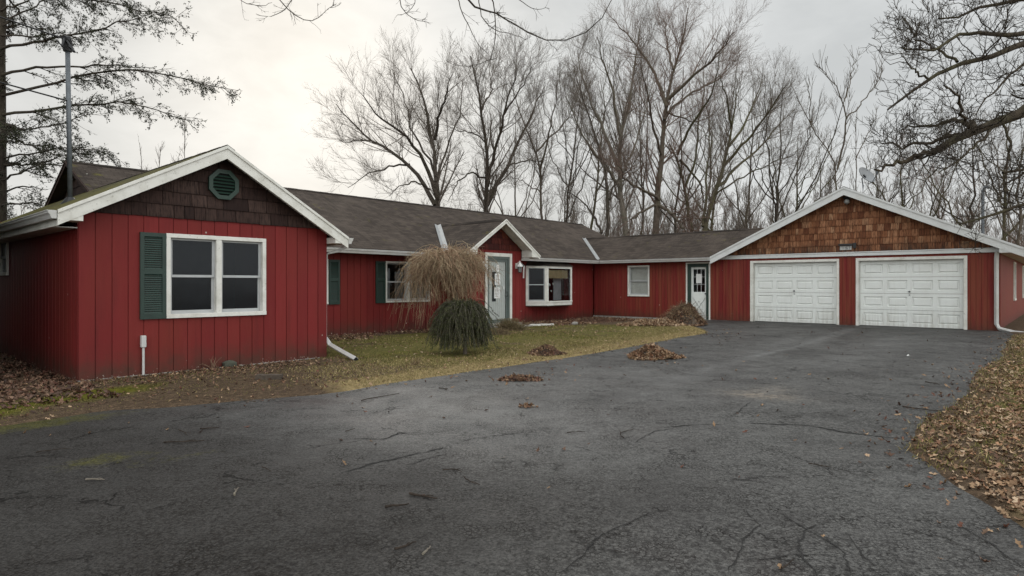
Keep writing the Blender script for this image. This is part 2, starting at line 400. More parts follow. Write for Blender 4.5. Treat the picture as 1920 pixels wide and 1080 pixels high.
# ------------------------------------------------------------------ ground shape
POLY = np.array([(-14, -3.2), (-6, -3.0), (-2.6, -2.75), (-1.3, -2.72), (-.36, -2.62), (.56, -3.15), (1.76, -3.48), (3.54, -3.46), (6.06, -3.43),
                 (9.2, -3.5), (13.3, -3.42), (14.4, -2.8), (16.2, -1.2), (18.9, .35), (19.2, .3), (19.2, -9.3), (17.6, -9.5), (12, -9.62), (9.5, -9.5), (7.2, -9.6),
                 (4.9, -9.42), (3.6, -9.5), (2.9, -9.85), (2.1, -10.35), (1.3, -10.75), (.2, -11.6), (-1.2, -13.6), (-3, -17), (-6, -26), (-14, -26)])
def sdf(u, w):
    """signed distance to the driveway outline, negative on the asphalt"""
    d = np.full(u.shape, 1e9); inside = np.zeros(u.shape, bool); n = len(POLY)
    for i in range(n):
        a = POLY[i]; b = POLY[(i+1) % n]; e = b-a
        t = np.clip(((u-a[0])*e[0]+(w-a[1])*e[1])/(e@e), 0, 1)
        d = np.minimum(d, np.hypot(u-a[0]-t*e[0], w-a[1]-t*e[1]))
        c = (a[1] > w) != (b[1] > w)
        with np.errstate(divide='ignore', invalid='ignore'):
            xc = (b[0]-a[0])*(w-a[1])/(b[1]-a[1])+a[0]
        inside ^= c & (u < xc)
    return np.where(inside, -d, d)
PH = RNG.uniform(0, 6.28, (40, 2)); KD = RNG.normal(0, 1, (40, 2)); KD /= np.linalg.norm(KD, axis=1, keepdims=True)
def wob(x, y, f0, f1, n=20, seed=0):
    o = 0
    for i in range(n):
        j = (i+seed) % 40; f = f0*(f1/f0)**(i/(n-1)); o = o+np.sin(f*(KD[j, 0]*x+KD[j, 1]*y)+PH[j, 0])*(f0/f)**.45
    return o/math.sqrt(n)
def grade(u, w): return .13*sstep((u-5)/12)*sstep((2.5-w)/3.5)
def gz_xy(x, y):
    x = np.asarray(x, float); y = np.asarray(y, float); u, w = xy2uw(x, y); d = sdf(u, w)+.05*wob(x, y, 2, 14, 20, 3)
    g = grade(u, w)
    land = -.045+.068*sstep((d+.10)/.22)+.02*sstep(d/1.0)*1
    bumps = .012*wob(x, y, 1.2, 22, 24)*sstep((d+.1)/.4)
    # gentle bank rising under the right-hand leaf bed
    bank = .10*sstep((-10.2-w)/3.0)*sstep((u-0)/3)
    dip = .085*np.maximum(sstep((w+.28)/.22)*(u > -.3)*(u < 4.35)*(w < 4), sstep((w-3.72)/.25)*(u > 4)*(u < 18.8))
    return g+land+bumps+bank-dip
def az_xy(x, y):
    u, w = xy2uw(np.asarray(x, float), np.asarray(y, float)); return grade(u, w)+.006*wob(x, y, .6, 3, 12, 9)
def surf(x, y): return np.maximum(gz_xy(x, y), az_xy(x, y))

def axis_pts(lo, hi, step, far):
    c = np.arange(lo, hi, step); r = [hi]; s = step
    while r[-1] < far: s *= 1.18; r.append(r[-1]+s)
    l = [lo]; s = step
    while l[-1] > -far: s *= 1.18; l.append(l[-1]-s)
    return np.array(l[::-1][:-1]+list(c)+r)
def gauss(x, y, cx, cy, sx, sy=None): sy = sy or sx; return np.exp(-((x-cx)/sx)**2-((y-cy)/sy)**2)

def build_ground():
    xs = axis_pts(-10.5, 14, .07, 260); ys = axis_pts(2.2, 16, .07, 260)
    X, Y = np.meshgrid(xs, ys); nx, ny = len(xs), len(ys)
    Z = gz_xy(X, Y); idx = np.arange(nx*ny).reshape(ny, nx)
    F = np.stack([idx[:-1, :-1], idx[:-1, 1:], idx[1:, 1:], idx[1:, :-1]], -1).reshape(-1, 4)
    u, w = xy2uw(X, Y); d = sdf(u, w)
    lawn = sstep((u-2.6)/2.0)*sstep((3.6-w)/.9)*sstep((w+3.6)/.9)*sstep((15.5-u)/2.5)*(.78+.22*wob(X, Y, .9, 4, 16, 5))
    lawn = np.maximum(lawn, .75*sstep((-9.7-w)/.4)*sstep((u-3.5)/2)*sstep((w+11.2)/.8))
    lawn = np.maximum(lawn, .5*sstep((np.hypot(X, Y)-30)/10))
    dry = sstep((1.1-d)/.9)*sstep((u-1.2)/1.5)*.95*(w > -6)+.95*sstep((-10.0-w)/.8)
    moss = .9*gauss(u, w, -1.9, -2.0, 1.1, .5)+.55*gauss(u, w, .2, -1.2, .8, .35)+.5*gauss(u, w, 5, -.7, 2.2, .7)+.6*gauss(u, w, -.3, -1.7, 1.0, .45)
    mask = np.stack([lawn, dry, moss], -1).reshape(-1, 3)
    V = np.stack([X, Y, Z], -1).reshape(-1, 3)
    g = npmesh('ground', V, F, M['ground'], tone=mask, attr='mask', smooth=True); tag(g, kind='structure')
    # driveway sheet
    dd = (sdf(u, w) < .55); keep = dd[:-1, :-1] & dd[1:, 1:] & dd[:-1, 1:] & dd[1:, :-1] & (np.abs(X[:-1, :-1]) < 60) & (np.abs(Y[:-1, :-1]) < 60)
    Fk = F.reshape(ny-1, nx-1, 4)[keep]; used = np.unique(Fk); rem = -np.ones(nx*ny, int); rem[used] = np.arange(len(used))
    Xk, Yk = X.ravel()[used], Y.ravel()[used]; Vk = np.stack([Xk, Yk, az_xy(Xk, Yk)], -1)
    uk, wk = xy2uw(Xk, Yk)
    def gm(px, py, sx, sy=None):
        p = gp(px, py); a, b = xy2uw(p[0], p[1]); return gauss(uk, wk, a, b, sx, sy)
    moss = .80*gm(175, 862, .42, .22)+.35*gm(300, 855, .6, .3)+.75*gm(90, 795, 1.1, .30)+.85*gm(20, 790, .8, .4)+.45*gm(600, 832, .16, .06)+.42*gm(340, 858, .5, .10)+.4*gm(470, 920, .25, .1)+.35*gm(700, 822, .35, .10)+.3*gm(520, 845, .2, .1)
    moss += .40*sstep((sdf(uk, wk)+.55)/.5)*(wk < -8.5)*sstep((uk-3.2)/.8)*sstep((9.5-uk)/3)
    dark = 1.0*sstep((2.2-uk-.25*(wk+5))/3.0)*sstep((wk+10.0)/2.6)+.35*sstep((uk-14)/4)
    crk = sstep((1.6-uk)/2.2)*sstep((-8.6-wk)/1.2)
    o = npmesh('driveway', Vk, rem[Fk], [M['asphalt']], tone=np.stack([np.clip(moss, 0, 1), np.clip(dark, 0, 1), crk], -1), attr='mask', smooth=True)
    tag(o, kind='structure')
    def seg(p, q, wd):
        p = gp(*p)[:2]; q = gp(*q)[:2]; e = q-p; tt = np.clip(((Xk-p[0])*e[0]+(Yk-p[1])*e[1])/(e@e), 0, 1); return np.exp(-(np.hypot(Xk-p[0]-tt*e[0], Yk-p[1]-tt*e[1])/wd)**2)
    pale = np.maximum(gm(1425, 742, .26, .42), .55*gm(1440, 735, .5, .25)); streak = np.maximum(seg((1420, 672), (1520, 650), .10), seg((1520, 650), (1600, 625), .18))*.9+.45*seg((1700, 640), (1560, 690), .5)+.4*seg((1250, 720), (1500, 640), .25)
    damp = np.clip(1.1*gm(850, 790, 1.6, 2.4)+.7*gm(1150, 720, 3.0, 2.0), 0, 1)
    ca = o.data.color_attributes.new('wear', 'FLOAT_COLOR', 'POINT'); tw_ = np.ones((len(Vk), 4), np.float32); tw_[:, 0] = pale; tw_[:, 1] = streak; tw_[:, 2] = damp; ca.data.foreach_set('color', tw_.ravel())
    # long open cracks: ragged ribbons lying on the sheet, part of the driveway
    lines = [([(640, 888), (700, 868), (770, 852), (830, 838)], .016), ([(1395, 794), (1450, 797), (1520, 799), (1600, 815), (1700, 826), (1740, 834)], .022),
             ([(1360, 796), (1300, 797), (1240, 802)], .010), ([(1370, 782), (1400, 765), (1412, 757)], .009), ([(660, 823), (720, 824), (745, 813), (785, 812)], .012),
             ([(1530, 1075), (1500, 1030), (1510, 990), (1545, 975)], .006), ([(1050, 1075), (1110, 1010), (1180, 975), (1240, 950)], .006),
             ([(1390, 1050), (1500, 1038), (1570, 1040)], .006), ([(1600, 1079), (1585, 1040), (1560, 1020), (1500, 985), (1450, 950)], .006),
             ([(1800, 985), (1860, 1020), (1919, 1060)], .008), ([(900, 820), (960, 815), (1010, 816)], .006), ([(1190, 830), (1230, 806), (1280, 800)], .006),
             ([(1370, 1070), (1390, 1010), (1420, 985), (1400, 960)], .006), ([(1640, 1060), (1610, 1030), (1590, 1000)], .006), ([(760, 875), (790, 862), (840, 850)], .008)]
    Vc, Fc, b = [], [], 0
    for pl, wd in lines:
        P = np.array([gp(*p)[:2] for p in pl]); seg = []
        for i in range(len(P)-1):
            n = max(3, int(np.linalg.norm(P[i+1]-P[i])/.04)); t = np.arange(n)[:, None]/n; seg.append(P[i]*(1-t)+P[i+1]*t)
        Q = np.concatenate(seg+[P[-1:]]); Q = Q+np.cumsum(RNG.normal(0, .006, Q.shape), 0)*.7+RNG.normal(0, .006, Q.shape)
        T = np.gradient(Q, axis=0); T /= np.linalg.norm(T, axis=1, keepdims=True)+1e-9; Nn = np.stack([-T[:, 1], T[:, 0]], -1)
        ww = 1.15*wd*RNG.uniform(.15, 1.0, len(Q))[:, None]*np.sin(np.linspace(.15, 3.0, len(Q)))[:, None]**.5
        L_, R_ = Q+Nn*ww, Q-Nn*ww; V = np.concatenate([L_, R_]); z = az_xy(V[:, 0], V[:, 1])+.004
        Vc.append(np.column_stack([V, z])); n = len(Q); i = np.arange(n-1); Fc.append(np.stack([i, i+1, i+1+n, i+n], -1)+b); b += 2*n
    c = npmesh('crack', np.concatenate(Vc), np.concatenate(Fc), [M['crack']], parent=o)
build_ground()

# ------------------------------------------------------------------ the house
RZ = math.atan2(A[1], A[0])
HOUSE = empty('house', (C0[0], C0[1], 0), RZ, 'long red single-storey ranch house with white trim, brown shingle roofs and an attached two-car garage', 'house')

class Fr:                                          # a wall plane: a along it, d outwards, z up
    def __init__(s, axis, c): s.ax, s.c = axis, c
    def p(s, a, d, z): return (a, s.c-d, z) if s.ax == 'w' else (s.c-d, a, z)
class FrAny:                                       # a plane through point o with direction t (unit, horizontal)
    def __init__(s, o, t): s.o = np.array(o, float); s.t = np.array(t, float); s.n = np.array([t[1], -t[0]])
    def p(s, a, d, z): q = s.o+a*s.t+d*s.n; return (q[0], q[1], z)
def bxf(mb, F, a0, a1, d0, d1, z0, z1, tone=(.5, .5, .5)):
    mb.hexa([F.p(a0, d1, z0), F.p(a1, d1, z0), F.p(a1, d0, z0), F.p(a0, d0, z0), F.p(a0, d1, z1), F.p(a1, d1, z1), F.p(a1, d0, z1), F.p(a0, d0, z1)], tone)

def siding(mb, F, a0, a1, z0, z1, holes=(), off=0.0, pitch=.2125, seed=0):
    rnd = random.Random(seed); cuts = {round(a0, 4), round(a1, 4)}
    k = math.floor((a0-off)/pitch); gro = []
    while off+k*pitch < a1+pitch:
        g = off+k*pitch
        if a0 < g-.006 and g+.006 < a1: gro.append((g-.006, g+.006)); cuts |= {round(g-.006, 4), round(g+.006, 4)}
        k += 1
    for h in holes: cuts |= {round(min(max(h[0], a0), a1), 4), round(min(max(h[1], a0), a1), 4)}
    cuts = sorted(cuts)
    for x0, x1 in zip(cuts[:-1], cuts[1:]):
        if x1-x0 < 1e-4: continue
        m = (x0+x1)/2; bid = math.floor((m-off)/pitch); tn = random.Random(bid*31+seed).random()
        d = -.013 if any(g0 <= m <= g1 for g0, g1 in gro) else 0
        zs = [(z0, z1)]
        for h in holes:
            if h[0] <= m <= h[1]:
                new = []
                for q0, q1 in zs:
                    if h[2] > q0: new.append((q0, min(q1, h[2])))
                    if h[3] < q1: new.append((max(q0, h[3]), q1))
                zs = new
        for q0, q1 in zs:
            if q1-q0 > .005: bxf(mb, F, x0, x1, -.03, d, q0, q1, (tn, tn, tn))

def shakes(mb, F, a0, a1, z0, course, wmin, wmax, top, seed, d0=.0, spread=.27, mean=.45):
    """courses of split shakes filling the gable under top(a)"""
    rnd = random.Random(seed); z = z0; row = 0
    zmax = max(top(a0+(a1-a0)*i/40) for i in range(41))
    while z < zmax:
        a = a0-rnd.uniform(0, wmax)
        while a < a1:
            wd = rnd.uniform(wmin, wmax); x0, x1 = max(a, a0), min(a+wd-.008, a1); a += wd
            if x1-x0 < .02: continue
            zz = z-rnd.uniform(0, .008); t0, t1 = min(top(x0), z+course*1.15), min(top(x1), z+course*1.15)
            pts_top = [(x0, t0), (x1, t1)]
            if max(t0, t1) <= zz+.01: continue
            t0, t1 = max(t0, zz+.002), max(t1, zz+.002)
            c = min(1, max(0, rnd.gauss(mean, spread))); th = .024+rnd.uniform(0, .006)
            tl, th_ = (c, 0, 0), (c, 1, 0)
            P = [F.p(x0, d0+th, zz), F.p(x1, d0+th, zz), F.p(x1, d0, zz), F.p(x0, d0, zz), F.p(x0, d0+.006, t0), F.p(x1, d0+.006, t1), F.p(x1, d0, t1), F.p(x0, d0, t0)]
            mb.add(P, MB.BF, [tl]*4+[th_]*4)
        z += course; row += 1

W_F = Fr('w', 0.0); W_L = Fr('u', 0.0); M_F = Fr('w', 4.06); G_F = Fr('u', 18.97); P_F = Fr('w', 3.10); G_S = Fr('w', -9.19)
WT = 2.45

def sash_window(F, a0, a1, z0, z1, trim=.075, cols=1, behind=None, glass='glass', split=.5, mull=.09, tmat='white', label=None, sashw=.045, name='window'):
    """trim frame (the part), sashes and panes (sub-parts)"""
    mb = MB(); bxf(mb, F, a0, a1, -.02, .035, z1-trim, z1); bxf(mb, F, a0-.0, a1+.0, -.02, .045, z0, z0+trim)
    bxf(mb, F, a0, a0+trim, -.02, .034, z0+trim, z1-trim); bxf(mb, F, a1-trim, a1, -.02, .034, z0+trim, z1-trim)
    inner = [(a0+trim, a1-trim)]
    if cols == 2:
        c = (a0+a1)/2; bxf(mb, F, c-mull/2, c+mull/2, -.03, .030, z0+trim, z1-trim); inner = [(a0+trim, c-mull/2), (c+mull/2, a1-trim)]
    fr = mb.build(name, M[tmat], HOUSE, bevel=.004)
    if label: fr['label'] = label
    for (b0, b1) in inner:
        c0, c1 = z0+trim, z1-trim; zm = c0+(c1-c0)*split
        s = MB()
        bxf(s, F, b0, b1, -.055, -.03, zm-.02, zm+.02)
        bxf(s, F, b0, b0+sashw, -.055, -.032, zm+.02, c1); bxf(s, F, b1-sashw, b1, -.055, -.032, zm+.02, c1); bxf(s, F, b0+sashw, b1-sashw, -.055, -.032, c1-sashw*.7, c1)
        bxf(s, F, b0, b0+sashw, -.085, -.057, c0, zm-.02); bxf(s, F, b1-sashw, b1, -.085, -.057, c0, zm-.02); bxf(s, F, b0+sashw, b1-sashw, -.085, -.057, c0, c0+sashw*1.2)
        s.build('sash', M['sash'], fr)
        p = MB(); p.quad([F.p(b0+sashw, -.045, zm+.02), F.p(b1-sashw, -.045, zm+.02), F.p(b1-sashw, -.045, c1-sashw*.7), F.p(b0+sashw, -.045, c1-sashw*.7)]); p.build('pane', M[glass], fr)
        p = MB(); p.quad([F.p(b0+sashw, -.070, c0+sashw*1.2), F.p(b1-sashw, -.070, c0+sashw*1.2), F.p(b1-sashw, -.070, zm-.02), F.p(b0+sashw, -.070, zm-.02)]); p.build('pane', M[glass], fr)
        j = MB(); bxf(j, F, b0-.03, b0, -.12, -.02, c0, c1); bxf(j, F, b1, b1+.03, -.12, -.02, c0, c1); bxf(j, F, b0, b1, -.12, -.02, c1, c1+.03); bxf(j, F, b0, b1, -.12, -.02, c0-.03, c0)
        j.build('jamb', M[tmat], fr)
        bb = MB()
        if behind == 'blind':
            zz = c0
            while zz < c1: bxf(bb, F, b0+.01, b1-.01, -.125, -.105, zz, zz+.02); zz += .03
            bb.build('blind', M['blind'], fr)
        elif behind == 'curtain':
            for i in range(12):
                f0 = b0+(b1-b0)*i/12; 
                if i in (4, 5, 6): continue
                bxf(bb, F, f0, f0+(b1-b0)/12*.86, -.16-.02*(i % 2), -.14-.02*(i % 2), c0, c1-.25*(1 if i % 3 else .6))
            bb.build('curtain', M['curtain'], fr)
        elif behind == 'shade':
            bxf(bb, F, b0+.01, b1-.01, -.14, -.12, c0+(c1-c0)*.62, c1); bb.build('shade', M['tan'], fr)
    return fr

def shutter(F, a0, a1, z0, z1, label=None):
    mb = MB(); st = .055; zm = z0+(z1-z0)*.55
    for q in ((a0, a0+st), (a1-st, a1)): bxf(mb, F, q[0], q[1], .002, .040, z0, z1)
    for q in ((z0, z0+.09), (zm-.04, zm+.04), (z1-.06, z1)): bxf(mb, F, a0+st, a1-st, .002, .039, *q)
    for lo, hi in ((z0+.09, zm-.04), (zm+.04, z1-.06)):
        z = lo
        while z < hi-.012:
            t = min(z+.030, hi)
            mb.hexa([F.p(a0+st, .034, z), F.p(a1-st, .034, z), F.p(a1-st, .006, z+.004), F.p(a0+st, .006, z+.004), F.p(a0+st, .016, t), F.p(a1-st, .016, t), F.p(a1-st, .004, t), F.p(a0+st, .004, t)])
            z += .034
    o = mb.build('shutter', M['green'], HOUSE)
    if label: o['label'] = label

# ---- walls
w = MB(); win_h = (1.22, 2.75, .92, 2.15)
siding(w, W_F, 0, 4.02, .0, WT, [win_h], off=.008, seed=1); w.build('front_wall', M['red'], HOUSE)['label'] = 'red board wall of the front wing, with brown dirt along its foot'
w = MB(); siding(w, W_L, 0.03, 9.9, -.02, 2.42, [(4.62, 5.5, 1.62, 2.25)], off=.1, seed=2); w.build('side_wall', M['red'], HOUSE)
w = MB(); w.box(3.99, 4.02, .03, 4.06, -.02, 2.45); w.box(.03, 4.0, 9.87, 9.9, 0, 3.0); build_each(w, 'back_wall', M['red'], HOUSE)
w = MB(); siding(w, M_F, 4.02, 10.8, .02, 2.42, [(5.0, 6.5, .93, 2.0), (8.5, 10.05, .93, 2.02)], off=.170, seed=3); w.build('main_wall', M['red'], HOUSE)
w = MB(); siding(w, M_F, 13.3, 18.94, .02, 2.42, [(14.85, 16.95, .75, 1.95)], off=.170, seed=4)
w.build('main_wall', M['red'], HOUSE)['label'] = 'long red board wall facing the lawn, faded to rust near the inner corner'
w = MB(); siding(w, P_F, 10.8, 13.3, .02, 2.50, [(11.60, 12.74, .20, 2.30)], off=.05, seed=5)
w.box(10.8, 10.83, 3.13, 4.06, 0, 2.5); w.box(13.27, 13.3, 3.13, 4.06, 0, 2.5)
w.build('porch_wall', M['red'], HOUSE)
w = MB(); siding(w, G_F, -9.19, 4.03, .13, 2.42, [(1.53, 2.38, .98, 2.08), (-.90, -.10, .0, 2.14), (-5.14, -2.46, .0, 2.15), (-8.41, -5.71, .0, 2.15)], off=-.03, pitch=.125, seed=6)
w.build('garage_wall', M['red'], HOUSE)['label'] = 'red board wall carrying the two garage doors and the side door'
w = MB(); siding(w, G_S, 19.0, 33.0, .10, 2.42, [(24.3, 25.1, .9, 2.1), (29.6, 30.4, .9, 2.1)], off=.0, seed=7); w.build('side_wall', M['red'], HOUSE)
w = MB(); w.box(2.0, 2.03, 9.9, 11.8, 0, 2.4); w.box(2.0, 23.3, 11.77, 11.8, 0, 2.4); w.box(23.27, 23.3, 4.06, 11.77, 0, 2.4)
w.box(22.87, 22.9, -1.6, 4.06, 0, 2.4); w.box(32.97, 33.0, -9.16, -1.6, 0, 2.4); w.box(22.9, 32.97, -1.6, -1.57, 0, 2.4)
w.prism([(23.27, 4.06, 2.4), (23.27, 11.8, 2.4), (23.27, 7.94, 4.3)], (.03, 0, 0)); w.prism([(32.97, -9.19, 2.4), (32.97, -1.6, 2.4), (32.97, -5.4, 4.2)], (.03, 0, 0))
build_each(w, 'back_wall', M['red'], HOUSE)
# rooms: inner partitions so the windows look into dark interiors
w = MB(); w.box(.1, 3.9, 3.6, 3.66, 0, 2.35); w.box(4.1, 18.5, 7.4, 7.46, 0, 2.35); w.box(21.6, 21.66, -1.5, 4.0, 0, 2.35); w.box(8.0, 8.06, 4.2, 7.4, 0, 2.35); w.box(14.0, 14.06, 4.2, 7.4, 0, 2.35)
w.box(.05, 3.95, .1, 3.6, 2.36, 2.40); w.box(4.1, 23, 4.2, 11.7, 2.36, 2.40); w.box(19.1, 22.8, -9, 4, 2.36, 2.40)
w.box(.05, 3.95, .1, 3.6, .10, .14); w.box(4.1, 23, 4.2, 11.7, .14, .18); build_each(w, 'interior', M['interior'], HOUSE)
# footings and bottom trim
w = MB(); w.box(.04, 3.98, .05, .09, -.16, -.001); w.box(4.0, 18.9, 4.11, 4.15, -.14, .018); w.box(18.93, 18.99, .9, 4.05, -.10, .125)
w.box(18.94, 18.99, -9.19, .9, -.1, .128); w.box(19, 33, -9.18, -9.16, -.1, .1); build_each(w, 'footing', M['concrete'], HOUSE)
w = MB(); w.box(.0, 3.85, -.03, -.002, .0, .022); w.box(18.935, 18.967, -2.36, -1.0, .09, .126); w.box(18.935, 18.967, -9.19, -8.5, .09, .126); w.box(18.93, 18.967, -5.62, -5.2, .07, .126)
build_each(w, 'bottom_trim', M['concrete'], HOUSE)

# ---- roofs: (ridge line, eave line) slabs with real thickness and shingle UVs
def roof(name, slopes, mat, th=.05):
    mb = MB()
    for (r0, r1, e0, e1) in slopes:
        r0, r1, e0, e1 = map(np.array, (r0, r1, e0, e1)); L = np.linalg.norm(r1-r0); S = np.linalg.norm(e0-r0); dn = np.array([0, 0, -th])
        b = mb.add([r0, r1, e1, e0, r0+dn, r1+dn, e1+dn, e0+dn], [])
        a0 = float(r0[0]+r0[1]) if True else 0
        n = len(mb.f); mb.f.append((b, b+3, b+2, b+1)); mb.uv[n] = [(a0, S), (a0, 0), (a0+L, 0), (a0+L, S)]
        for f in ((4, 5, 6, 7), (3, 7, 6, 2), (0, 4, 7, 3), (1, 2, 6, 5)): mb.f.append(tuple(b+i for i in f)); mb.uv[len(mb.f)-1] = [(0, 0), (.3, 0), (.3, .05), (0, .05)]
    return mb.build(name, mat, HOUSE)
WR, WZ, WE = 2.0, 3.67, 2.30; wpl, wpr = .543, .595; wp = .57; wez = WZ-wpl*WE; wzr = WZ-wpr*WE
roof('wing_roof', [((WR, -.30, WZ), (WR, 9.95, WZ), (WR-WE, -.30, wez), (WR-WE, 9.95, wez)), ((WR, 6.3, WZ), (WR, -.30, WZ), (WR+WE, 6.3, wzr), (WR+WE, -.30, wzr))], M['roofm'])
MZ, MP, EZ = 4.45, .479, 2.365
roof('main_roof', [((23.63, 7.94, MZ), (1.68, 7.94, MZ), (23.63, 3.587, EZ), (1.68, 3.587, EZ)), ((1.68, 7.94, MZ), (23.63, 7.94, MZ), (1.68, 12.29, EZ), (23.63, 12.29, EZ))], M['roof'])
PC, PH_, PZ, PP = 12.05, 1.70, 3.455, .647; pez = PZ-PP*PH_
roof('porch_roof', [((PC, 2.65, PZ), (PC, 5.95, PZ), (PC-PH_, 2.65, pez), (PC-PH_, 5.95, pez)), ((PC, 5.95, PZ), (PC, 2.65, PZ), (PC+PH_, 5.95, pez), (PC+PH_, 2.65, pez))], M['roof'], .045)
BZ = 3.482
roof('link_roof', [((20.955, -3.6, BZ), (20.955, 6.0, BZ), (18.62, -1.12, EZ), (18.62, 6.0, EZ)), ((20.955, 6.0, BZ), (20.955, -3.6, BZ), (23.29, 6.0, EZ), (23.29, -1.12, EZ))], M['roof'])
GZ, GP, GE = 4.40, .4725, 4.30; gez = GZ-GP*GE
roof('garage_roof', [((18.62, -5.4, GZ), (33.3, -5.4, GZ), (18.62, -5.4+GE, gez), (33.3, -5.4+GE, gez)), ((33.3, -5.4, GZ), (18.62, -5.4, GZ), (33.3, -5.4-GE, gez), (18.62, -5.4-GE, gez))], M['roof'])
# ridge caps
def cap(p0, p1, axis, slope):
    mb = MB(); p0 = np.array(p0, float); p1 = np.array(p1, float); sd = np.array([0, 1, 0.]) if axis == 'u' else np.array([1., 0, 0]); d = p1-p0
    L = np.linalg.norm(d); k = max(1, int(L/.28))
    for i in range(k):
        a = p0+d*i/k; b = p0+d*(i+1.12)/k; lift = np.array([0, 0, .006+.004*(i % 2)])
        for s_ in (-1, 1):
            o = sd*s_*.13+np.array([0, 0, -.13*slope])
            mb.prism([a+lift, b+lift, b+o+lift, a+o+lift], (0, 0, .008))
    mb.build('ridge_cap', M['roof'], HOUSE)
cap((1.68, 7.94, MZ), (23.63, 7.94, MZ), 'u', MP); cap((WR, -.3, WZ), (WR, 6.2, WZ), 'w', wp); cap((20.955, -3.4, BZ), (20.955, 5.9, BZ), 'w', MP)
cap((PC, 2.65, PZ), (PC, 5.9, PZ), 'w', PP); cap((18.62, -5.4, GZ), (33.3, -5.4, GZ), 'u', GP)
# valley flashing
def flash(p0, p1, wd):
    p0, p1 = np.array(p0, float), np.array(p1, float); mb = MB(); t = (p1-p0)/np.linalg.norm(p1-p0); s_ = np.array([t[1], -t[0], 0]); s_ /= np.linalg.norm(s_)
    for sg in (-1, 1): mb.prism([p0+[0, 0, .012], p1+[0, 0, .012], p1+s_*sg*wd+[0, 0, .03+wd*.30], p0+s_*sg*wd+[0, 0, .03+wd*.30]], (0, 0, .004))
    mb.build('valley_flashing', M['flash'], HOUSE)
flash((PC-PH_, 3.60, 2.37), (PC-.05, 5.82, PZ-.02), .105)
flash((18.64, 3.62, 2.37), (20.9, 5.90, BZ-.02), .075)
flash((WR+WE, 3.60, 2.37), (WR+.6, 5.6, 3.32), .08)

# ---- gable trim
def rake(F, apex, ends, d0, d1, th, mat, name='rake_board', top_off=-.004, sub=.05):
    """boards from the apex (a,z) to each end (a,z); th = vertical depth"""
    for (a1, z1) in ends:
        a0, z0 = apex
        mb = MB()
        mb.hexa([F.p(a0, d1, z0-th+top_off), F.p(a1, d1, z1-th+top_off), F.p(a1, d0, z1-th+top_off), F.p(a0, d0, z0-th+top_off), F.p(a0, d1, z0+top_off), F.p(a1, d1, z1+top_off), F.p(a1, d0, z1+top_off), F.p(a0, d0, z0+top_off)])
        k = .036; th2 = sub
        mb.hexa([F.p(a0, d1+.02, z0-th2+top_off), F.p(a1, d1+.02, z1-th2+top_off), F.p(a1, d1, z1-th2+top_off), F.p(a0, d1, z0-th2+top_off), F.p(a0, d1+.02, z0+top_off+.001), F.p(a1, d1+.02, z1+top_off+.001), F.p(a1, d1, z1+top_off+.001), F.p(a0, d1, z0+top_off+.001)])
        mb.build(name, M[mat], HOUSE, bevel=.003)
rake(W_F, (WR, WZ), [(WR-WE, wez), (WR+WE, wzr)], .27, .302, .215, 'white')
rake(P_F, (PC, PZ), [(PC-PH_, pez), (PC+PH_, pez)], .42, .452, .14, 'white', sub=.045)
rake(G_F, (-5.4, GZ), [(-5.4+GE, gez), (-5.4-GE, gez)], .32, .352, .25, 'rakegrey', sub=.06)
# soffits (underside boarding of the overhangs) and boxed returns
mb = MB()
def soffit(F, apex, end, d0, d1, off, t=.012):
    (a0, z0), (a1, z1) = apex, end
    mb.hexa([F.p(a0, d1, z0-off), F.p(a1, d1, z1-off), F.p(a1, d0, z1-off), F.p(a0, d0, z0-off), F.p(a0, d1, z0-off+t), F.p(a1, d1, z1-off+t), F.p(a1, d0, z1-off+t), F.p(a0, d0, z0-off+t)])
for s_ in (-1, 1):
    soffit(W_F, (WR, WZ), (WR+s_*WE, wez if s_ < 0 else wzr), 0, .27, .11); soffit(P_F, (PC, PZ), (PC+s_*PH_, pez), 0, .42, .09); soffit(G_F, (-5.4, GZ), (-5.4+s_*GE, gez), 0, .32, .11)
build_each(mb, 'soffit', M['white'], HOUSE)
mb = MB()
mb.box(WR-WE, -.0, -.296, -.0, wez-.14, wez-.02); mb.box(4.02, WR+WE+.02, -.296, 0, wzr-.13, wzr-.02)
build_each(mb, 'soffit_return', M['white'], HOUSE, bevel=.004)
for s_ in (-1, 1):
    a1 = PC+s_*PH_; a0 = PC+s_*1.28; mb = MB()
    mb.prism([(a0, 2.655, pez-.06), (a1, 2.655, pez-.06), (a1, 2.655, pez-.005), (a0, 2.655, PZ-PP*1.28-.10)], (0, .95 if s_ < 0 else .445, 0)); mb.build('soffit_return', M['white'], HOUSE, bevel=.004)
mb = MB(); mb.prism([(18.63, -9.19, 2.25), (18.63, -9.68, 2.25), (18.63, -9.68, gez-.02), (18.63, -9.19, gez+.19)], (.36, 0, 0)); mb.build('soffit_return', M['rakegrey'], HOUSE, bevel=.004)
# eave soffits along main / link / wing / garage
mb = MB(); mb.box(4.3, 18.96, 3.61, 4.06, 2.24, 2.255); mb.box(18.64, 18.96, -1.25, 4.05, 2.24, 2.255); mb.box(-.28, 0, 0, 9.9, 2.20, 2.215); mb.box(18.97, 33.2, -9.66, -9.19, 2.24, 2.255)
mb.box(4.02, 4.28, 0.0, 3.6, 2.20, 2.215)
build_each(mb, 'eave_soffit', M['gutter'], HOUSE)
# the band under the garage gable
mb = MB(); bxf(mb, G_F, -9.17, -1.15, .002, .055, 2.275, 2.40); bxf(mb, G_F, -9.17, -1.15, .056, .075, 2.375, 2.402); mb.build('fascia_band', M['rakegrey'], HOUSE, bevel=.004)

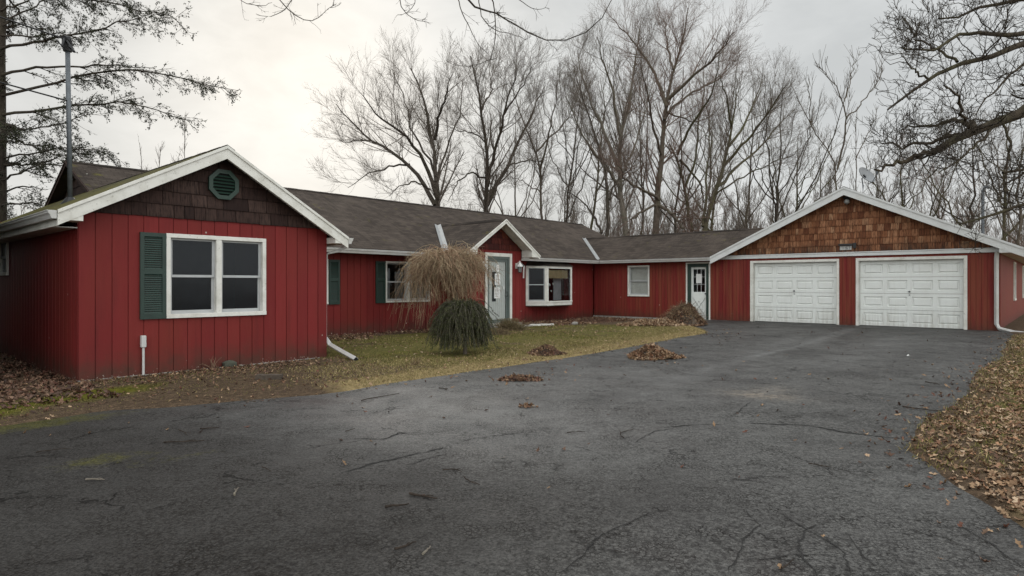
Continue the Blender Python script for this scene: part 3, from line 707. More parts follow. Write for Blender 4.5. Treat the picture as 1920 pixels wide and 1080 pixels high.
# ---- gutters (K-profile)
def gutter(p0, p1, out, h=.115, wd=.105, name='gutter'):
    p0, p1, out = np.array(p0, float), np.array(p1, float), np.array(out, float); mb = MB(); d = p1-p0; t = .006
    prof = [(0, 0), (0, -h), (wd*.62, -h), (wd*.80, -h*.55), (wd, -h*.35), (wd, 0)]
    for (x0, z0), (x1, z1) in zip(prof[:-1], prof[1:]):
        a = p0+out*x0+[0, 0, z0]; b = p0+out*x1+[0, 0, z1]; nrm = np.array([0, 0, 1])*(x1-x0)-out*(z1-z0); L = np.linalg.norm(nrm); nrm = nrm/L*t
        mb.prism([a, b, b+nrm, a+nrm], d)
    for e, sg in ((p0, 1), (p1, -1)):
        mb.prism([e+out*x+[0, 0, z] for x, z in prof], d/np.linalg.norm(d)*t*sg)
    mb.prism([p0+out*wd+[0, 0, -.012], p0+out*(wd+.01)+[0, 0, -.012], p0+out*(wd+.01)+[0, 0, .0], p0+out*wd], d)
    return mb.build(name, M['gutter'], HOUSE)
gutter((WR-WE-.005, -.30, wez-.015), (WR-WE-.005, 9.9, wez-.015), (-1, 0, 0))
gutter((WR+WE+.005, -.30, wzr-.015), (WR+WE+.005, 3.40, wzr-.015), (1, 0, 0))
gutter((4.36, 3.58, EZ-.02), (PC-PH_-.0, 3.58, EZ-.035), (0, -1, 0)); gutter((PC+PH_+.02, 3.58, EZ-.03), (18.70, 3.58, EZ-.02), (0, -1, 0))
gutter((18.615, 3.50, EZ-.02), (18.615, -1.1, EZ-.02), (-1, 0, 0)); gutter((19.0, -9.705, gez-.015), (33.2, -9.705, gez-.015), (0, -1, 0))
gutter((PC-PH_-.005, 2.66, pez-.01), (PC-PH_-.005, 3.47, pez-.01), (-1, 0, 0))
mb = MB(); mb.box(4.2, PC-PH_, 3.585, 3.60, 2.24, EZ-.052); mb.box(PC+PH_, 18.6, 3.585, 3.60, 2.24, EZ-.052); mb.box(18.62, 18.635, -1.2, 3.6, 2.24, EZ-.052)
mb.box(-.3, -.285, -.27, 9.9, 2.2, wez-.052); mb.box(4.285, 4.3, -.27, 3.58, 2.16, wzr-.052); mb.box(19, 33, -9.7, -9.685, 2.24, gez-.052); build_each(mb, 'fascia', M['white'], HOUSE)
# ---- downspouts
def spout(pts, wx=.052, name='downspout', label=None, mat='gutter'):
    mb = MB(); mb.tube(pts, wx, 4); o = mb.build(name, M[mat], HOUSE, bevel=.008)
    if label: o['label'] = label
    return o
spout([(4.36, -.16, 2.24), (4.36, -.14, 2.12), (4.28, .00, 2.05), (4.08, .11, 1.98), (4.065, .12, 1.2), (4.065, .12, .36), (4.075, .10, .27)], .036)
spout([(4.075, .11, .36), (4.10, .0, .24), (4.01, -.55, .15), (3.88, -1.16, .075)], .05, 'downspout_extension', 'white downspout extension lying out over the lawn')
mb = MB(); mb.tube([(3.885, -1.135, .078), (3.8785, -1.166, .0742)], .043, 4); mb.build('spout_opening', M['dark'], HOUSE)
spout([(13.72, 3.52, 2.26), (13.70, 3.50, 2.17), (13.58, 3.30, 2.07), (13.40, 3.06, 1.99), (13.34, 3.03, 1.92), (13.33, 3.03, 1.6)], .035)
spout([(18.90, -9.12, 2.28), (18.89, -9.11, 2.1), (18.89, -9.11, .32), (18.87, -9.17, .20), (18.60, -9.5, .13), (18.2, -9.95, .11), (17.8, -10.4, .11)], .055, label='white downspout at the garage corner curving out over the ground')

# ---- gable shakes
def tri(apex, za, pitch, off): return lambda a: za-pitch*abs(a-apex)-off
mb = MB(); shakes(mb, W_F, .0, 4.02, WT, .205, .14, .46, tri(WR, WZ, .595, .115), 21, spread=.17, mean=.36); mb.build('gable_shakes', M['shake_dark'], HOUSE)
mb = MB(); mb.prism([W_F.p(0, -.002, WT-.02), W_F.p(4.02, -.002, WT-.02), W_F.p(4.02, -.002, 2.46), W_F.p(WR, -.002, 3.54), W_F.p(0, -.002, 2.46)], (0, .02, 0)); mb.build('gable_sheathing', M['shake_dark'], HOUSE)
mb = MB(); shakes(mb, G_F, -9.19, -1.6, 2.405, .205, .055, .19, tri(-5.4, GZ, GP, .115), 22); mb.build('gable_shakes', M['shake_cedar'], HOUSE)['label'] = 'orange brown cedar shakes of the garage gable, stained dark along the bottom row'
mb = MB(); mb.prism([G_F.p(-9.19, -.002, 2.38), G_F.p(-1.6, -.002, 2.38), G_F.p(-1.6, -.002, 2.47), G_F.p(-5.4, -.002, 4.28), G_F.p(-9.19, -.002, 2.47)], (.02, 0, 0)); mb.build('gable_sheathing', M['shake_dark'], HOUSE)
mb = MB(); shakes(mb, P_F, 10.8, 13.3, 2.50, .19, .10, .30, tri(PC, PZ, PP, .10), 23); mb.build('gable_shakes', M['shake_porch'], HOUSE)
mb = MB(); mb.prism([P_F.p(10.8, -.002, 2.45), P_F.p(13.3, -.002, 2.45), P_F.p(13.3, -.002, 2.52), P_F.p(PC, -.002, 3.36), P_F.p(10.8, -.002, 2.52)], (0, .02, 0)); mb.build('gable_sheathing', M['red'], HOUSE)
ML = Fr('u', 1.95)
mb = MB(); shakes(mb, ML, 4.1, 11.8, 2.4, .205, .16, .42, tri(7.94, MZ, MP, .10), 24); mb.build('gable_shakes', M['shake_dark'], HOUSE)
mb = MB(); mb.prism([(1.96, 4.1, 2.4), (1.96, 11.8, 2.4), (1.96, 11.8, 2.5), (1.96, 7.94, 4.36), (1.96, 4.1, 2.5)], (.04, 0, 0)); mb.build('gable_sheathing', M['shake_dark'], HOUSE)
rake(ML, (7.94, MZ), [(3.62, EZ), (12.29, EZ)], .245, .272, .12, 'shake_dark', sub=.04)
# weather strip of pale wood seen on that gable
mb = MB()
for i in range(9): mb.tube([ML.p(7.0, .04, 3.60+i*.055), ML.p(7.0, .075, 3.60+i*.055)], .014, 6)
build_each(mb, 'gable_string', M['concrete'], HOUSE)

# ---- windows, shutters, vents
sash_window(W_F, 1.17, 2.80, .865, 2.20, .065, 2, label='double white window of the front wing with dark panes')
shutter(W_F, .80, 1.165, .865, 2.195, 'green louvred shutter beside the double front window')
sash_window(M_F, 8.44, 10.10, .875, 2.065, .05, 2, behind='curtain', glass='glass_clear', label='white window half hidden by the weeping shrub')
sash_window(M_F, 4.95, 6.58, .875, 2.065, .05, 2)
shutter(M_F, 6.60, 6.93, .865, 2.055); shutter(M_F, 8.10, 8.43, .865, 2.055)
sash_window(G_F, 1.48, 2.43, .93, 2.13, .055, 1, behind='blind', glass='glass_clear', label='single white window with closed blinds in the link')
sash_window(W_L, 4.55, 5.55, 1.57, 2.30, .06, 1)
sash_window(G_S, 24.25, 25.15, .85, 2.15, .06, 1); sash_window(G_S, 29.55, 30.45, .85, 2.15, .06, 1)
# octagonal vent
mb = MB(); c = (2.05, 3.06)
def ngon(F, c, r, d0, d1, r2=None, n=8):
    ring = lambda rr, d: [F.p(c[0]+rr*math.cos(math.pi/8+2*math.pi*k/n), d, c[1]+rr*math.sin(math.pi/8+2*math.pi*k/n)) for k in range(n)]
    return ring(r, d0), ring(r, d1), ring(r2 or r*.7, d1), ring(r2 or r*.7, d0)
a_, b_, c_, d_ = ngon(W_F, c, .265, .025, .075, .195)
mb.add(a_+b_+c_+d_, [(i, (i+1) % 8, 8+(i+1) % 8, 8+i) for i in range(8)]+[(8+i, 8+(i+1) % 8, 16+(i+1) % 8, 16+i) for i in range(8)]+[(16+i, 16+(i+1) % 8, 24+(i+1) % 8, 24+i) for i in range(8)])
vent = mb.build('gable_vent', M['ventgreen'], HOUSE); vent['label'] = 'green octagonal louvred vent in the dark front gable'
mb = MB()
for i in range(6):
    z = 3.06-.155+.055*i; hw = min(.178, .20*math.cos(0)-.0 if abs(z-3.04) < .09 else .20-(abs(z+.02-3.06)-.07))
    mb.hexa([W_F.p(2.05-hw, .066, z), W_F.p(2.05+hw, .066, z), W_F.p(2.05+hw, .03, z+.03), W_F.p(2.05-hw, .03, z+.03), W_F.p(2.05-hw, .070, z+.006), W_F.p(2.05+hw, .070, z+.006), W_F.p(2.05+hw, .034, z+.036), W_F.p(2.05-hw, .034, z+.036)])
mb.build('louvre', M['ventgreen'], vent)
mb = MB(); mb.add(ngon(W_F, c, .2, .031, .032)[0], [tuple(range(8))]); mb.build('backing', M['dark'], vent)

# ---- bay window
fu0, fw0 = 14.66, 4.06; fu1, fw1 = 15.24, 3.54; fu2 = 16.76; fu3 = 17.34
def facet(p, q): p, q = np.array(p), np.array(q); t = q-p; L = np.linalg.norm(t); return FrAny(p, t/L), L
bay = empty('bay_window'); bay.parent = HOUSE
def bay_face(F, L, sash):
    mb = MB(); zb, zt = .62, 2.07
    bxf(mb, F, 0, L, -.03, .0, zb, zb+.17); bxf(mb, F, 0, L, -.03, .0, zt-.09, zt); bxf(mb, F, 0, .085, -.03, .002, zb+.17, zt-.09); bxf(mb, F, L-.085, L, -.03, .002, zb+.17, zt-.09)
    bxf(mb, F, 0, L, .003, .02, zb+.12, zb+.165)
    fr = mb.build('frame', M['white'], bay)
    a0, a1, c0, c1 = .085, L-.085, zb+.17, zt-.09
    if sash:
        zm = (c0+c1)/2; s = MB()
        bxf(s, F, a0, a1, -.05, -.02, zm-.018, zm+.018); bxf(s, F, a0, a0+.035, -.05, -.021, c0, c1); bxf(s, F, a1-.035, a1, -.05, -.021, c0, c1); bxf(s, F, a0+.035, a1-.035, -.05, -.021, c0, c0+.05)
        s.build('sash', M['sash'], bay)
        for q0, q1 in ((c0+.05, zm-.018), (zm+.018, c1)):
            p = MB(); p.quad([F.p(a0+.03, -.035, q0), F.p(a1-.03, -.035, q0), F.p(a1-.03, -.035, q1), F.p(a0+.03, -.035, q1)]); p.build('pane', M['glass'], bay)
    else:
        p = MB(); p.quad([F.p(a0, -.025, c0), F.p(a1, -.025, c0), F.p(a1, -.025, c1), F.p(a0, -.025, c1)]); p.build('pane', M['glass_clear'], bay)
Fa, La = facet((fu0, fw0), (fu1, fw1)); bay_face(Fa, La, True)
Fb, Lb = facet((fu1, fw1), (fu2, fw1)); bay_face(Fb, Lb, False)
Fc, Lc = facet((fu2, fw1), (fu3, fw0)); bay_face(Fc, Lc, True)
mb = MB(); mb.prism([(fu0, fw0, .60), (fu1, fw1, .60), (fu2, fw1, .60), (fu3, fw0, .60)], (0, 0, .03)); mb.build('seat_board', M['wood_grey'], bay)
mb = MB(); e = .05
P_ = [(fu0-e, fw0, 2.07), (fu1-e*.4, fw1-e, 2.07), (fu2+e*.4, fw1-e, 2.07), (fu3+e, fw0, 2.07)]; T_ = [(fu0+.1, fw0, 2.235), (fu1+.05, fw0-.25, 2.235), (fu2-.05, fw0-.25, 2.235), (fu3-.1, fw0, 2.235)]
mb.add(P_+T_, [(0, 1, 5, 4), (1, 2, 6, 5), (2, 3, 7, 6), (4, 5, 6, 7), (3, 2, 1, 0)]); mb.build('bay_roof', M['roof'], bay)
mb = MB(); bxf(mb, Fb, .12, Lb-.12, -.16, -.12, 1.62, 1.93); mb.build('roller_shade', M['tan'], bay)
mb = MB(); bxf(mb, Fb, .92, Lb-.12, -.45, -.42, .8, 1.66); mb.build('inner_panel', M['curtain'], bay)
mb = MB()
for (a, z, r) in ((.40, 1.35, .06), (.30, 1.22, .045), (.62, 1.38, .05), (.5, 1.12, .04), (.16, 1.12, .06)): mb.tube([Fb.p(a, -.2, z), Fb.p(a+.02, -.23, z+.05), Fb.p(a+.06, -.22, z+.02)], [r*.5, r*.7, r*.2], 6)
mb.build('ornament', M['paper'], bay)

# ---- front entrance
door = empty('front_door'); door.parent = HOUSE; door['label'] = 'narrow pale storm door in a grey green frame with white trim and paper notices'
mb = MB(); bxf(mb, P_F, 11.54, 11.64, .0, .035, .16, 2.40); bxf(mb, P_F, 12.70, 12.80, .0, .035, .16, 2.40); bxf(mb, P_F, 11.64, 12.70, .0, .034, 2.29, 2.40); mb.build('trim', M['white'], door, bevel=.004)
mb = MB(); bxf(mb, P_F, 11.64, 11.70, -.10, .01, .18, 2.29); bxf(mb, P_F, 12.64, 12.70, -.10, .01, .18, 2.29); bxf(mb, P_F, 11.70, 12.64, -.10, .01, 2.21, 2.29); bxf(mb, P_F, 11.70, 12.64, -.10, .03, .16, .21)
bxf(mb, P_F, 11.70, 11.755, -.045, -.015, .21, 2.21); bxf(mb, P_F, 12.55, 12.64, -.045, -.015, .21, 2.21); bxf(mb, P_F, 11.755, 12.55, -.045, -.015, 2.12, 2.21); bxf(mb, P_F, 11.755, 12.55, -.045, -.015, .21, .27)
mb.build('storm_frame', M['teal'], door, bevel=.003)
mb = MB(); bxf(mb, P_F, 11.755, 12.55, -.075, -.050, .27, 2.12)
for k in range(8): bxf(mb, P_F, 11.81+k*.092, 11.83+k*.092, -.050, -.044, .3, 2.1)
mb.build('inner_door', M['paper'], door)
mb = MB(); bxf(mb, P_F, 11.92, 12.10, -.048, -.040, .85, 1.80); mb.build('door_light', M['dark'], door)
mb = MB(); mb.quad([P_F.p(11.755, -.03, .27), P_F.p(12.55, -.03, .27), P_F.p(12.55, -.03, 2.12), P_F.p(11.755, -.03, 2.12)]); mb.build('storm_glass', M['glass_clear'], door)
for (a0, a1, z0, z1) in ((12.03, 12.28, 1.38, 1.74), (12.0, 12.26, .95, 1.30), (12.10, 12.24, 1.80, 2.02), (12.42, 12.49, 1.25, 1.33)):
    mb = MB(); bxf(mb, P_F, a0, a1, -.026, -.022, z0, z1); nt = mb.build('paper_notice', M['paper'], door); mb = MB(); z = z1-.05
    while z > z0+.04 and z1-z0 > .12:
        bxf(mb, P_F, a0+.03, a1-.03-random.uniform(0, .05), -.021, -.0205, z-.012, z); z -= .045
    if mb.v: mb.build('printed_line', M['ink'], nt)
mb = MB(); mb.tube([P_F.p(12.57, .0, 1.15), P_F.p(12.57, .05, 1.15), P_F.p(12.55, .06, 1.03), P_F.p(12.57, .0, 1.0)], .012, 6); mb.build('door_handle', M['black'], door)
mb = MB(); mb.box(11.45, 12.95, 2.3, 3.07, -.05, .09); mb.box(11.5, 12.9, 2.72, 3.065, .09, .165); mb.build('step', M['concrete'], door, bevel=.01)
# ---- coach lanterns
for a in (11.30, 13.04):
    L = empty('wall_lantern'); L.parent = HOUSE
    mb = MB(); bxf(mb, P_F, a-.05, a+.05, .0, .025, 1.92, 2.10); mb.tube([P_F.p(a, .025, 2.04), P_F.p(a, .09, 2.13), P_F.p(a, .16, 2.12)], .014, 6); mb.build('bracket', M['white'], L)
    mb = MB(); mb.tube([P_F.p(a, .16, 1.98), P_F.p(a, .16, 2.02), P_F.p(a, .16, 2.09), P_F.p(a, .16, 2.12), P_F.p(a, .16, 2.17)], [.105, .095, .04, .018, .012], 8); mb.build('cap', M['paper'], L)
    mb = MB(); mb.tube([P_F.p(a, .16, 1.98), P_F.p(a, .16, 1.80)], [.072, .052], 6); mb.build('glass_cage', M['lamp'], L)
    mb = MB()
    for k in range(6):
        an = 2*math.pi*k/6; mb.tube([P_F.p(a+.074*math.cos(an), .16+.074*math.sin(an), 1.98), P_F.p(a+.055*math.cos(an), .16+.055*math.sin(an), 1.80)], .006, 4)
    mb.tube([P_F.p(a, .16, 1.80), P_F.p(a, .16, 1.775)], [.058, .03], 8); mb.build('cage_bars', M['black'], L)

# ---- side door of the link
door = empty('side_door'); door.parent = HOUSE; door['label'] = 'white side door with a crossed lower panel and six-light window'
mb = MB(); bxf(mb, G_F, -.965, -.915, 0, .034, .12, 2.20); bxf(mb, G_F, -.085, -.035, 0, .034, .12, 2.20); bxf(mb, G_F, -.915, -.085, 0, .033, 2.15, 2.20); mb.build('trim', M['white'], door, bevel=.003)
mb = MB(); bxf(mb, G_F, -.915, -.80, -.12, .0, .12, 2.15); bxf(mb, G_F, -.19, -.085, -.12, .0, .12, 2.15); bxf(mb, G_F, -.80, -.19, -.12, .0, 2.03, 2.15); mb.build('dark_frame', M['green'], door)
mb = MB(); bxf(mb, G_F, -.80, -.19, -.13, -.09, .13, 1.12)
for s_ in (0, 1):
    for k in range(2):
        z0, z1 = (.22, .92); a0, a1 = (-.74, -.25)
        pa, pb = ((a0, z0), (a1, z1)) if s_ == 0 else ((a0, z1), (a1, z0))
        mb.tube([G_F.p(pa[0], -.088, pa[1]), G_F.p(pb[0], -.088, pb[1])], .014, 4)
for k in range(2): mb.tube([G_F.p(-.495-(.16 if k else -.16), -.088, .57), G_F.p(-.495, -.088, .57+.22), G_F.p(-.495+(.16 if k else -.16), -.088, .57)], .010, 4)
bxf(mb, G_F, -.80, -.72, -.13, -.09, 1.12, 2.03); bxf(mb, G_F, -.27, -.19, -.13, -.09, 1.12, 2.03); bxf(mb, G_F, -.72, -.27, -.13, -.09, 1.95, 2.03)
mb.build('door_leaf', M['door_white'], door)
mb = MB()
for a in (-.57, -.42): bxf(mb, G_F, a-.01, a+.01, -.115, -.095, 1.12, 1.95)
for z in (1.40, 1.67): bxf(mb, G_F, -.72, -.27, -.114, -.096, z-.01, z+.01)
mb.build('muntin', M['sash'], door)
mb = MB(); mb.quad([G_F.p(-.72, -.108, 1.12), G_F.p(-.27, -.108, 1.12), G_F.p(-.27, -.108, 1.95), G_F.p(-.72, -.108, 1.95)]); mb.build('door_glass', M['glass_clear'], door)
mb = MB(); bxf(mb, G_F, -.60, -.38, -.094, -.090, 1.44, 1.78); mb.build('paper_notice', M['paper'], door)
mb = MB(); bxf(mb, G_F, -1.0, -.0, -.05, .22, .02, .115); mb.build('step', M['concrete'], door, bevel=.01)
mb = MB(); mb.tube([G_F.p(-.75, -.09, 1.06), G_F.p(-.75, -.04, 1.06)], [.012, .028], 8); mb.build('door_knob', M['metal'], door)

# ---- garage doors
def garage_door(a0, a1, oa0, oa1, z1, oz1, label):
    door = empty('garage_door'); door.parent = HOUSE; door['label'] = label
    mb = MB(); bxf(mb, G_F, oa0, a0-.0, 0, .034, .13, oz1); bxf(mb, G_F, a1, oa1, 0, .034, .13, oz1); bxf(mb, G_F, a0, a1, 0, .033, z1, oz1)
    bxf(mb, G_F, a1-.01, a1, -.16, .0, .13, z1); bxf(mb, G_F, a0, a0+.01, -.16, .0, .13, z1); bxf(mb, G_F, a0, a1, -.16, .0, z1-.012, z1)
    mb.build('trim', M['white'], door, bevel=.004)
    rows, cols = 4, 4; hh = (z1-.012-.14)/rows; ww = (a1-a0-.1)/cols
    for r in range(rows):
        mb = MB(); zb = .14+r*hh
        # a section is a sheet with four raised-and-recessed panels pressed into it
        d = -.10
        A0, A1 = a0+.015, a1-.015
        xs = [A0]; 
        for c in range(cols): x = a0+.05+c*ww; xs += [x+.06, x+ww-.06]
        xs.append(A1); zlo, zhi = zb+hh*.20, zb+hh*.80
        bxf(mb, G_F, A0, A1, d-.03, d, zb+.004, zlo); bxf(mb, G_F, A0, A1, d-.03, d, zhi, zb+hh-.004)
        for i in range(0, len(xs), 2): bxf(mb, G_F, xs[i], xs[i+1], d-.03, d, zlo, zhi)
        for c in range(cols):
            x0, x1 = xs[1+2*c], xs[2+2*c]; k = .022
            ring = lambda off, dd: [G_F.p(x0+off, dd, zlo+off), G_F.p(x1-off, dd, zlo+off), G_F.p(x1-off, dd, zhi-off), G_F.p(x0+off, dd, zhi-off)]
            V = ring(0, d)+ring(k*.6, d-.026)+ring(k*1.5, d-.026)+ring(k*2.6, d-.002)
            mb.add(V, [(i+4*j, (i+1) % 4+4*j, (i+1) % 4+4*(j+1), i+4*(j+1)) for j in range(3) for i in range(4)]+[(12, 13, 14, 15)])
        mb.build('door_section', M['door_white'], door)
    mb = MB(); am = (a0+a1)/2; mb.tube([G_F.p(am, -.10, 1.18), G_F.p(am, -.06, 1.18)], .022, 8); mb.tube([G_F.p(am-.035, -.055, 1.18), G_F.p(am+.035, -.055, 1.18)], .010, 6); mb.tube([G_F.p(am, -.10, 1.08), G_F.p(am, -.08, 1.08)], .014, 8); mb.build('handle', M['black'], door)
    mb = MB(); bxf(mb, G_F, a0+.01, a1-.01, -.14, -.09, .105, .14); mb.build('bottom_seal', M['black'], door)
garage_door(-5.12, -2.50, -5.19, -2.40, 2.12, 2.20, 'left white panelled garage door, nearer the side door')
garage_door(-8.38, -5.74, -8.46, -5.66, 2.12, 2.205, 'right white panelled garage door, beside the downspout')
# interior side of garage: dark back so gaps stay dark
# ---- floodlight, number plate
fl = empty('floodlight'); fl.parent = HOUSE
mb = MB(); bxf(mb, G_F, -5.50, -5.36, .03, .07, 3.99, 4.10); mb.tube([G_F.p(-5.43, .07, 4.04), G_F.p(-5.43, .16, 4.02)], .03, 8); mb.tube([G_F.p(-5.52, .15, 4.08), G_F.p(-5.34, .15, 4.08)], .035, 8); mb.build('mount', M['black'], fl)
mb = MB(); mb.tube([G_F.p(-5.45, .18, 4.02), G_F.p(-5.45, .18, 3.96), G_F.p(-5.45, .18, 3.92), G_F.p(-5.45, .18, 3.87)], [.05, .085, .08, .03], 10); mb.build('lamp_head', M['lamp'], fl)
sg = empty('number_plate'); sg.parent = HOUSE; sg['label'] = 'small white house number plate above the garage doors'
mb = MB(); bxf(mb, G_F, -5.55, -5.22, .03, .05, 2.47, 2.59); mb.build('plate', M['plate'], sg)
mb = MB(); bxf(mb, G_F, -5.58, -5.19, .03, .10, 2.602, 2.66); bxf(mb, G_F, -5.68, -5.585, .03, .07, 2.52, 2.68); mb.build('hood', M['black'], sg)
def digits(txt, F, a_left, z0, h, d, dirn, parent, mat):
    seg = {'0': 'abcdef', '1': 'bc', '2': 'abged', '3': 'abgcd', '4': 'fgbc', '5': 'afgcd', '6': 'afgedc', '7': 'abc', '8': 'abcdefg', '9': 'abcdfg'}
    wd = h*.5; t = h*.13
    for i, ch in enumerate(txt):
        x = a_left+dirn*i*h*.78; mb = MB()
        for s_ in seg[ch]:
            z0_, z1_, l, r = {'a': (h-t, h, 0, wd), 'g': (h/2-t/2, h/2+t/2, 0, wd), 'd': (0, t, 0, wd), 'b': (h/2, h, wd-t, wd), 'c': (0, h/2, wd-t, wd), 'f': (h/2, h, 0, t), 'e': (0, h/2, 0, t)}[s_]
            aa, bb = sorted((x+dirn*l, x+dirn*r)); bxf(mb, F, aa, bb, d, d+.003, z0+z0_, z0+z1_)
        mb.build('digit', M[mat], parent)
digits('1161', G_F, -5.275, 2.49, .08, .0502, -1, sg, 'ink')
# ---- utility conduit on the front wall
cd = empty('conduit'); cd.parent = HOUSE
mb = MB(); mb.tube([(.84, -.045, -.1), (.84, -.045, .5)], .018, 8); mb.build('pipe', M['gutter'], cd)
mb = MB(); mb.box(.805, .875, -.075, -.002, .44, .62); mb.build('junction_box', M['gutter'], cd, bevel=.01)
# ---- satellite dish
ds = empty('satellite_dish'); ds.parent = HOUSE
dc = np.array([18.95, -5.90, 4.70]); fw = np.array([-.30, -.72, .45]); fw /= np.linalg.norm(fw); rt = np.cross(fw, [0, 0, 1.]); rt /= np.linalg.norm(rt); up = np.cross(rt, fw)
mb = MB(); rings = []
for j in range(6):
    rr = .31*j/5
    rings.append([dc+fw*(.22*(j/5)**2*.45)+rt*rr*math.cos(2*math.pi*k/20)+up*rr*.92*math.sin(2*math.pi*k/20) for k in range(20)])
V = [p for r_ in rings[1:] for p in r_]; F = [(i*20+k, i*20+(k+1) % 20, (i+1)*20+(k+1) % 20, (i+1)*20+k) for i in range(4) for k in range(20)]+[tuple(range(20))]
mb.add(V, F); mb.add([p-fw*.012 for p in V], [f[::-1] for f in F]); mb.build('reflector', M['dish'], ds, smooth=True)
mb = MB(); mb.tube([dc-fw*.02, dc-fw*.10, (18.95, -5.86, 4.42), (18.95, -5.86, 4.20)], .02, 8); mb.tube([dc-up*.28-fw*.02, dc-up*.30+fw*.12, dc-up*.18+fw*.38], .012, 6); mb.tube([dc-up*.18+fw*.34, dc-up*.12+fw*.42], .032, 8)
mb.build('dish_mount', M['metal'], ds)
# ---- vent stack on the garage roof and mast on the wing roof
mb = MB(); mb.tube([(22.7, -8.5, 2.9), (22.7, -8.5, 4.42)], .045, 10); mb.tube([(22.7, -8.5, 4.40), (22.7, -8.56, 4.55), (22.64, -8.66, 4.50)], .05, 8); mb.build('roof_pipe', M['metal'], HOUSE)
ms = empty('service_mast'); ms.parent = HOUSE
mb = MB(); mb.tube([(.62, 3.0, 2.85), (.58, 3.0, 5.66)], .040, 12); mb.build('mast_pipe', M['metal'], ms, smooth=True)
mb = MB(); mb.tube([(.58, 3.0, 5.62), (.575, 3.0, 5.74), (.55, 2.95, 5.84), (.50, 2.88, 5.82)], [.068, .085, .075, .04], 10); mb.tube([(.50, 2.88, 5.80), (.44, 2.76, 5.62), (.40, 2.86, 5.72)], .022, 6); mb.tube([(.53, 2.9, 5.80), (.62, 2.74, 5.56), (.55, 2.8, 5.66)], .02, 6); mb.build('weatherhead', M['black'], ms)
mb = MB(); mb.tube([(.62, 3.0, 2.84), (.62, 3.0, 2.98)], [.16, .06], 10); mb.build('roof_boot', M['black'], ms)

# ------------------------------------------------------------------ leaves, grass
LT = np.array([[0, 0, 0], [.22, .15, .05], [.10, .34, .02], [.30, .55, .07], [.13, .72, .03], [0, 1, .10], [-.13, .72, .03], [-.30, .55, .07], [-.10, .34, .02], [-.22, .15, .05], [0, .5, -.03]])
LF = np.array([[10, 0, 1], [10, 1, 2], [10, 2, 3], [10, 3, 4], [10, 4, 5], [10, 5, 6], [10, 6, 7], [10, 7, 8], [10, 8, 9], [10, 9, 0]])
def leaves(P, size, tilt, cols, rng, lift=.012, flat=1.0):
    n = len(P); sz = rng.uniform(size[0], size[1], n); T = np.repeat((LT-[0, .5, 0])[None], n, 0).copy()
    T[:, :, 2] *= rng.uniform(-1.5, 3.5, n)[:, None]; T[:, :, 0] *= rng.uniform(.7, 1.25, n)[:, None]
    cu = rng.uniform(-.8, 1.8, n)[:, None]; T[:, :, 2] += cu*(T[:, :, 1]**2)*.7; T *= sz[:, None, None]
    a, b, c = rng.uniform(0, 6.283, n), rng.normal(0, tilt, n), rng.normal(0, tilt, n)
    ca, sa, cb, sb, cc, sc_ = np.cos(a), np.sin(a), np.cos(b), np.sin(b), np.cos(c), np.sin(c)
    x, y, z = T[..., 0], T[..., 1], T[..., 2]
    y, z = cb[:, None]*y-sb[:, None]*z, sb[:, None]*y+cb[:, None]*z
    x, z = cc[:, None]*x+sc_[:, None]*z, -sc_[:, None]*x+cc[:, None]*z
    x, y = ca[:, None]*x-sa[:, None]*y, sa[:, None]*x+ca[:, None]*y
    V = np.stack([x, y, z], -1)
    V[..., 2] -= V[..., 2].min(1)[:, None]*.6
    V = V+P[:, None]+[0, 0, lift*.3]
    F = (LF[None]+(np.arange(n)*11)[:, None, None]).reshape(-1, 3)
    cols = np.array(cols); ci = rng.integers(0, len(cols), n); C = cols[ci]*rng.uniform(.65, 1.3, n)[:, None]
    return V.reshape(-1, 3), F, np.repeat(C, 11, 0)
LC = [(.20, .12, .065), (.27, .17, .095), (.35, .235, .145), (.15, .075, .042), (.24, .125, .07), (.10, .052, .033), (.42, .30, .20)]
LC_DARK = [(.11, .062, .042), (.16, .088, .056), (.07, .040, .028), (.21, .13, .085), (.13, .055, .036)]
LC_PALE = [(.30, .20, .115), (.38, .26, .16), (.24, .145, .08), (.45, .33, .22), (.17, .09, .05)]
def scatter(n, ubox, wbox, dens, rng):
    u = rng.uniform(*ubox, n); w = rng.uniform(*wbox, n); k = rng.uniform(0, 1, n) < dens(u, w); u, w = u[k], w[k]
    x, y = uw2xy(u, w); return np.stack([x, y, surf(x, y)], -1), u, w
def inhouse(u, w): return ((u > 0) & (u < 4.02) & (w > 0)) | ((u > 4) & (w > 4.05)) | (u > 18.95) & (w > -9.2) | ((u > 10.8) & (u < 13.3) & (w > 3.1))
def litter(name, n, ub, wb, dens, cols, size, label, cat, tilt=.35, seed=1):
    rng = np.random.default_rng(seed); P, u, w_ = scatter(n, ub, wb, lambda u, w: dens(u, w)*(~inhouse(u, w)), rng)
    V, F, C = leaves(P, size, tilt, cols, rng); o = npmesh(name, V, F, M['leaf'], tone=C); return tag(o, label, cat, kind='stuff')
clump = lambda u, w, s=0: .5+.5*np.tanh(1.6*wob(u, w, 1.5, 9, 16, s))
litter('leaf_litter', 120000, (.3, 17.5), (-15, -9.3), lambda u, w: np.clip(sstep((sdf(u, w)+.05)/.25)*(.30+.7*sstep((-w-9.9-.2*np.sin(u*2))/.7))*(.45+.55*clump(u, w)) * (1-.55*sstep((u-9)/3)), 0, 1), LC_PALE+LC[:4]+[(.29, .15, .08), (.34, .19, .11)], (.03, .078),
       'brown oak leaves covering the ground along the right edge of the driveway', 'leaves', .32, 2)
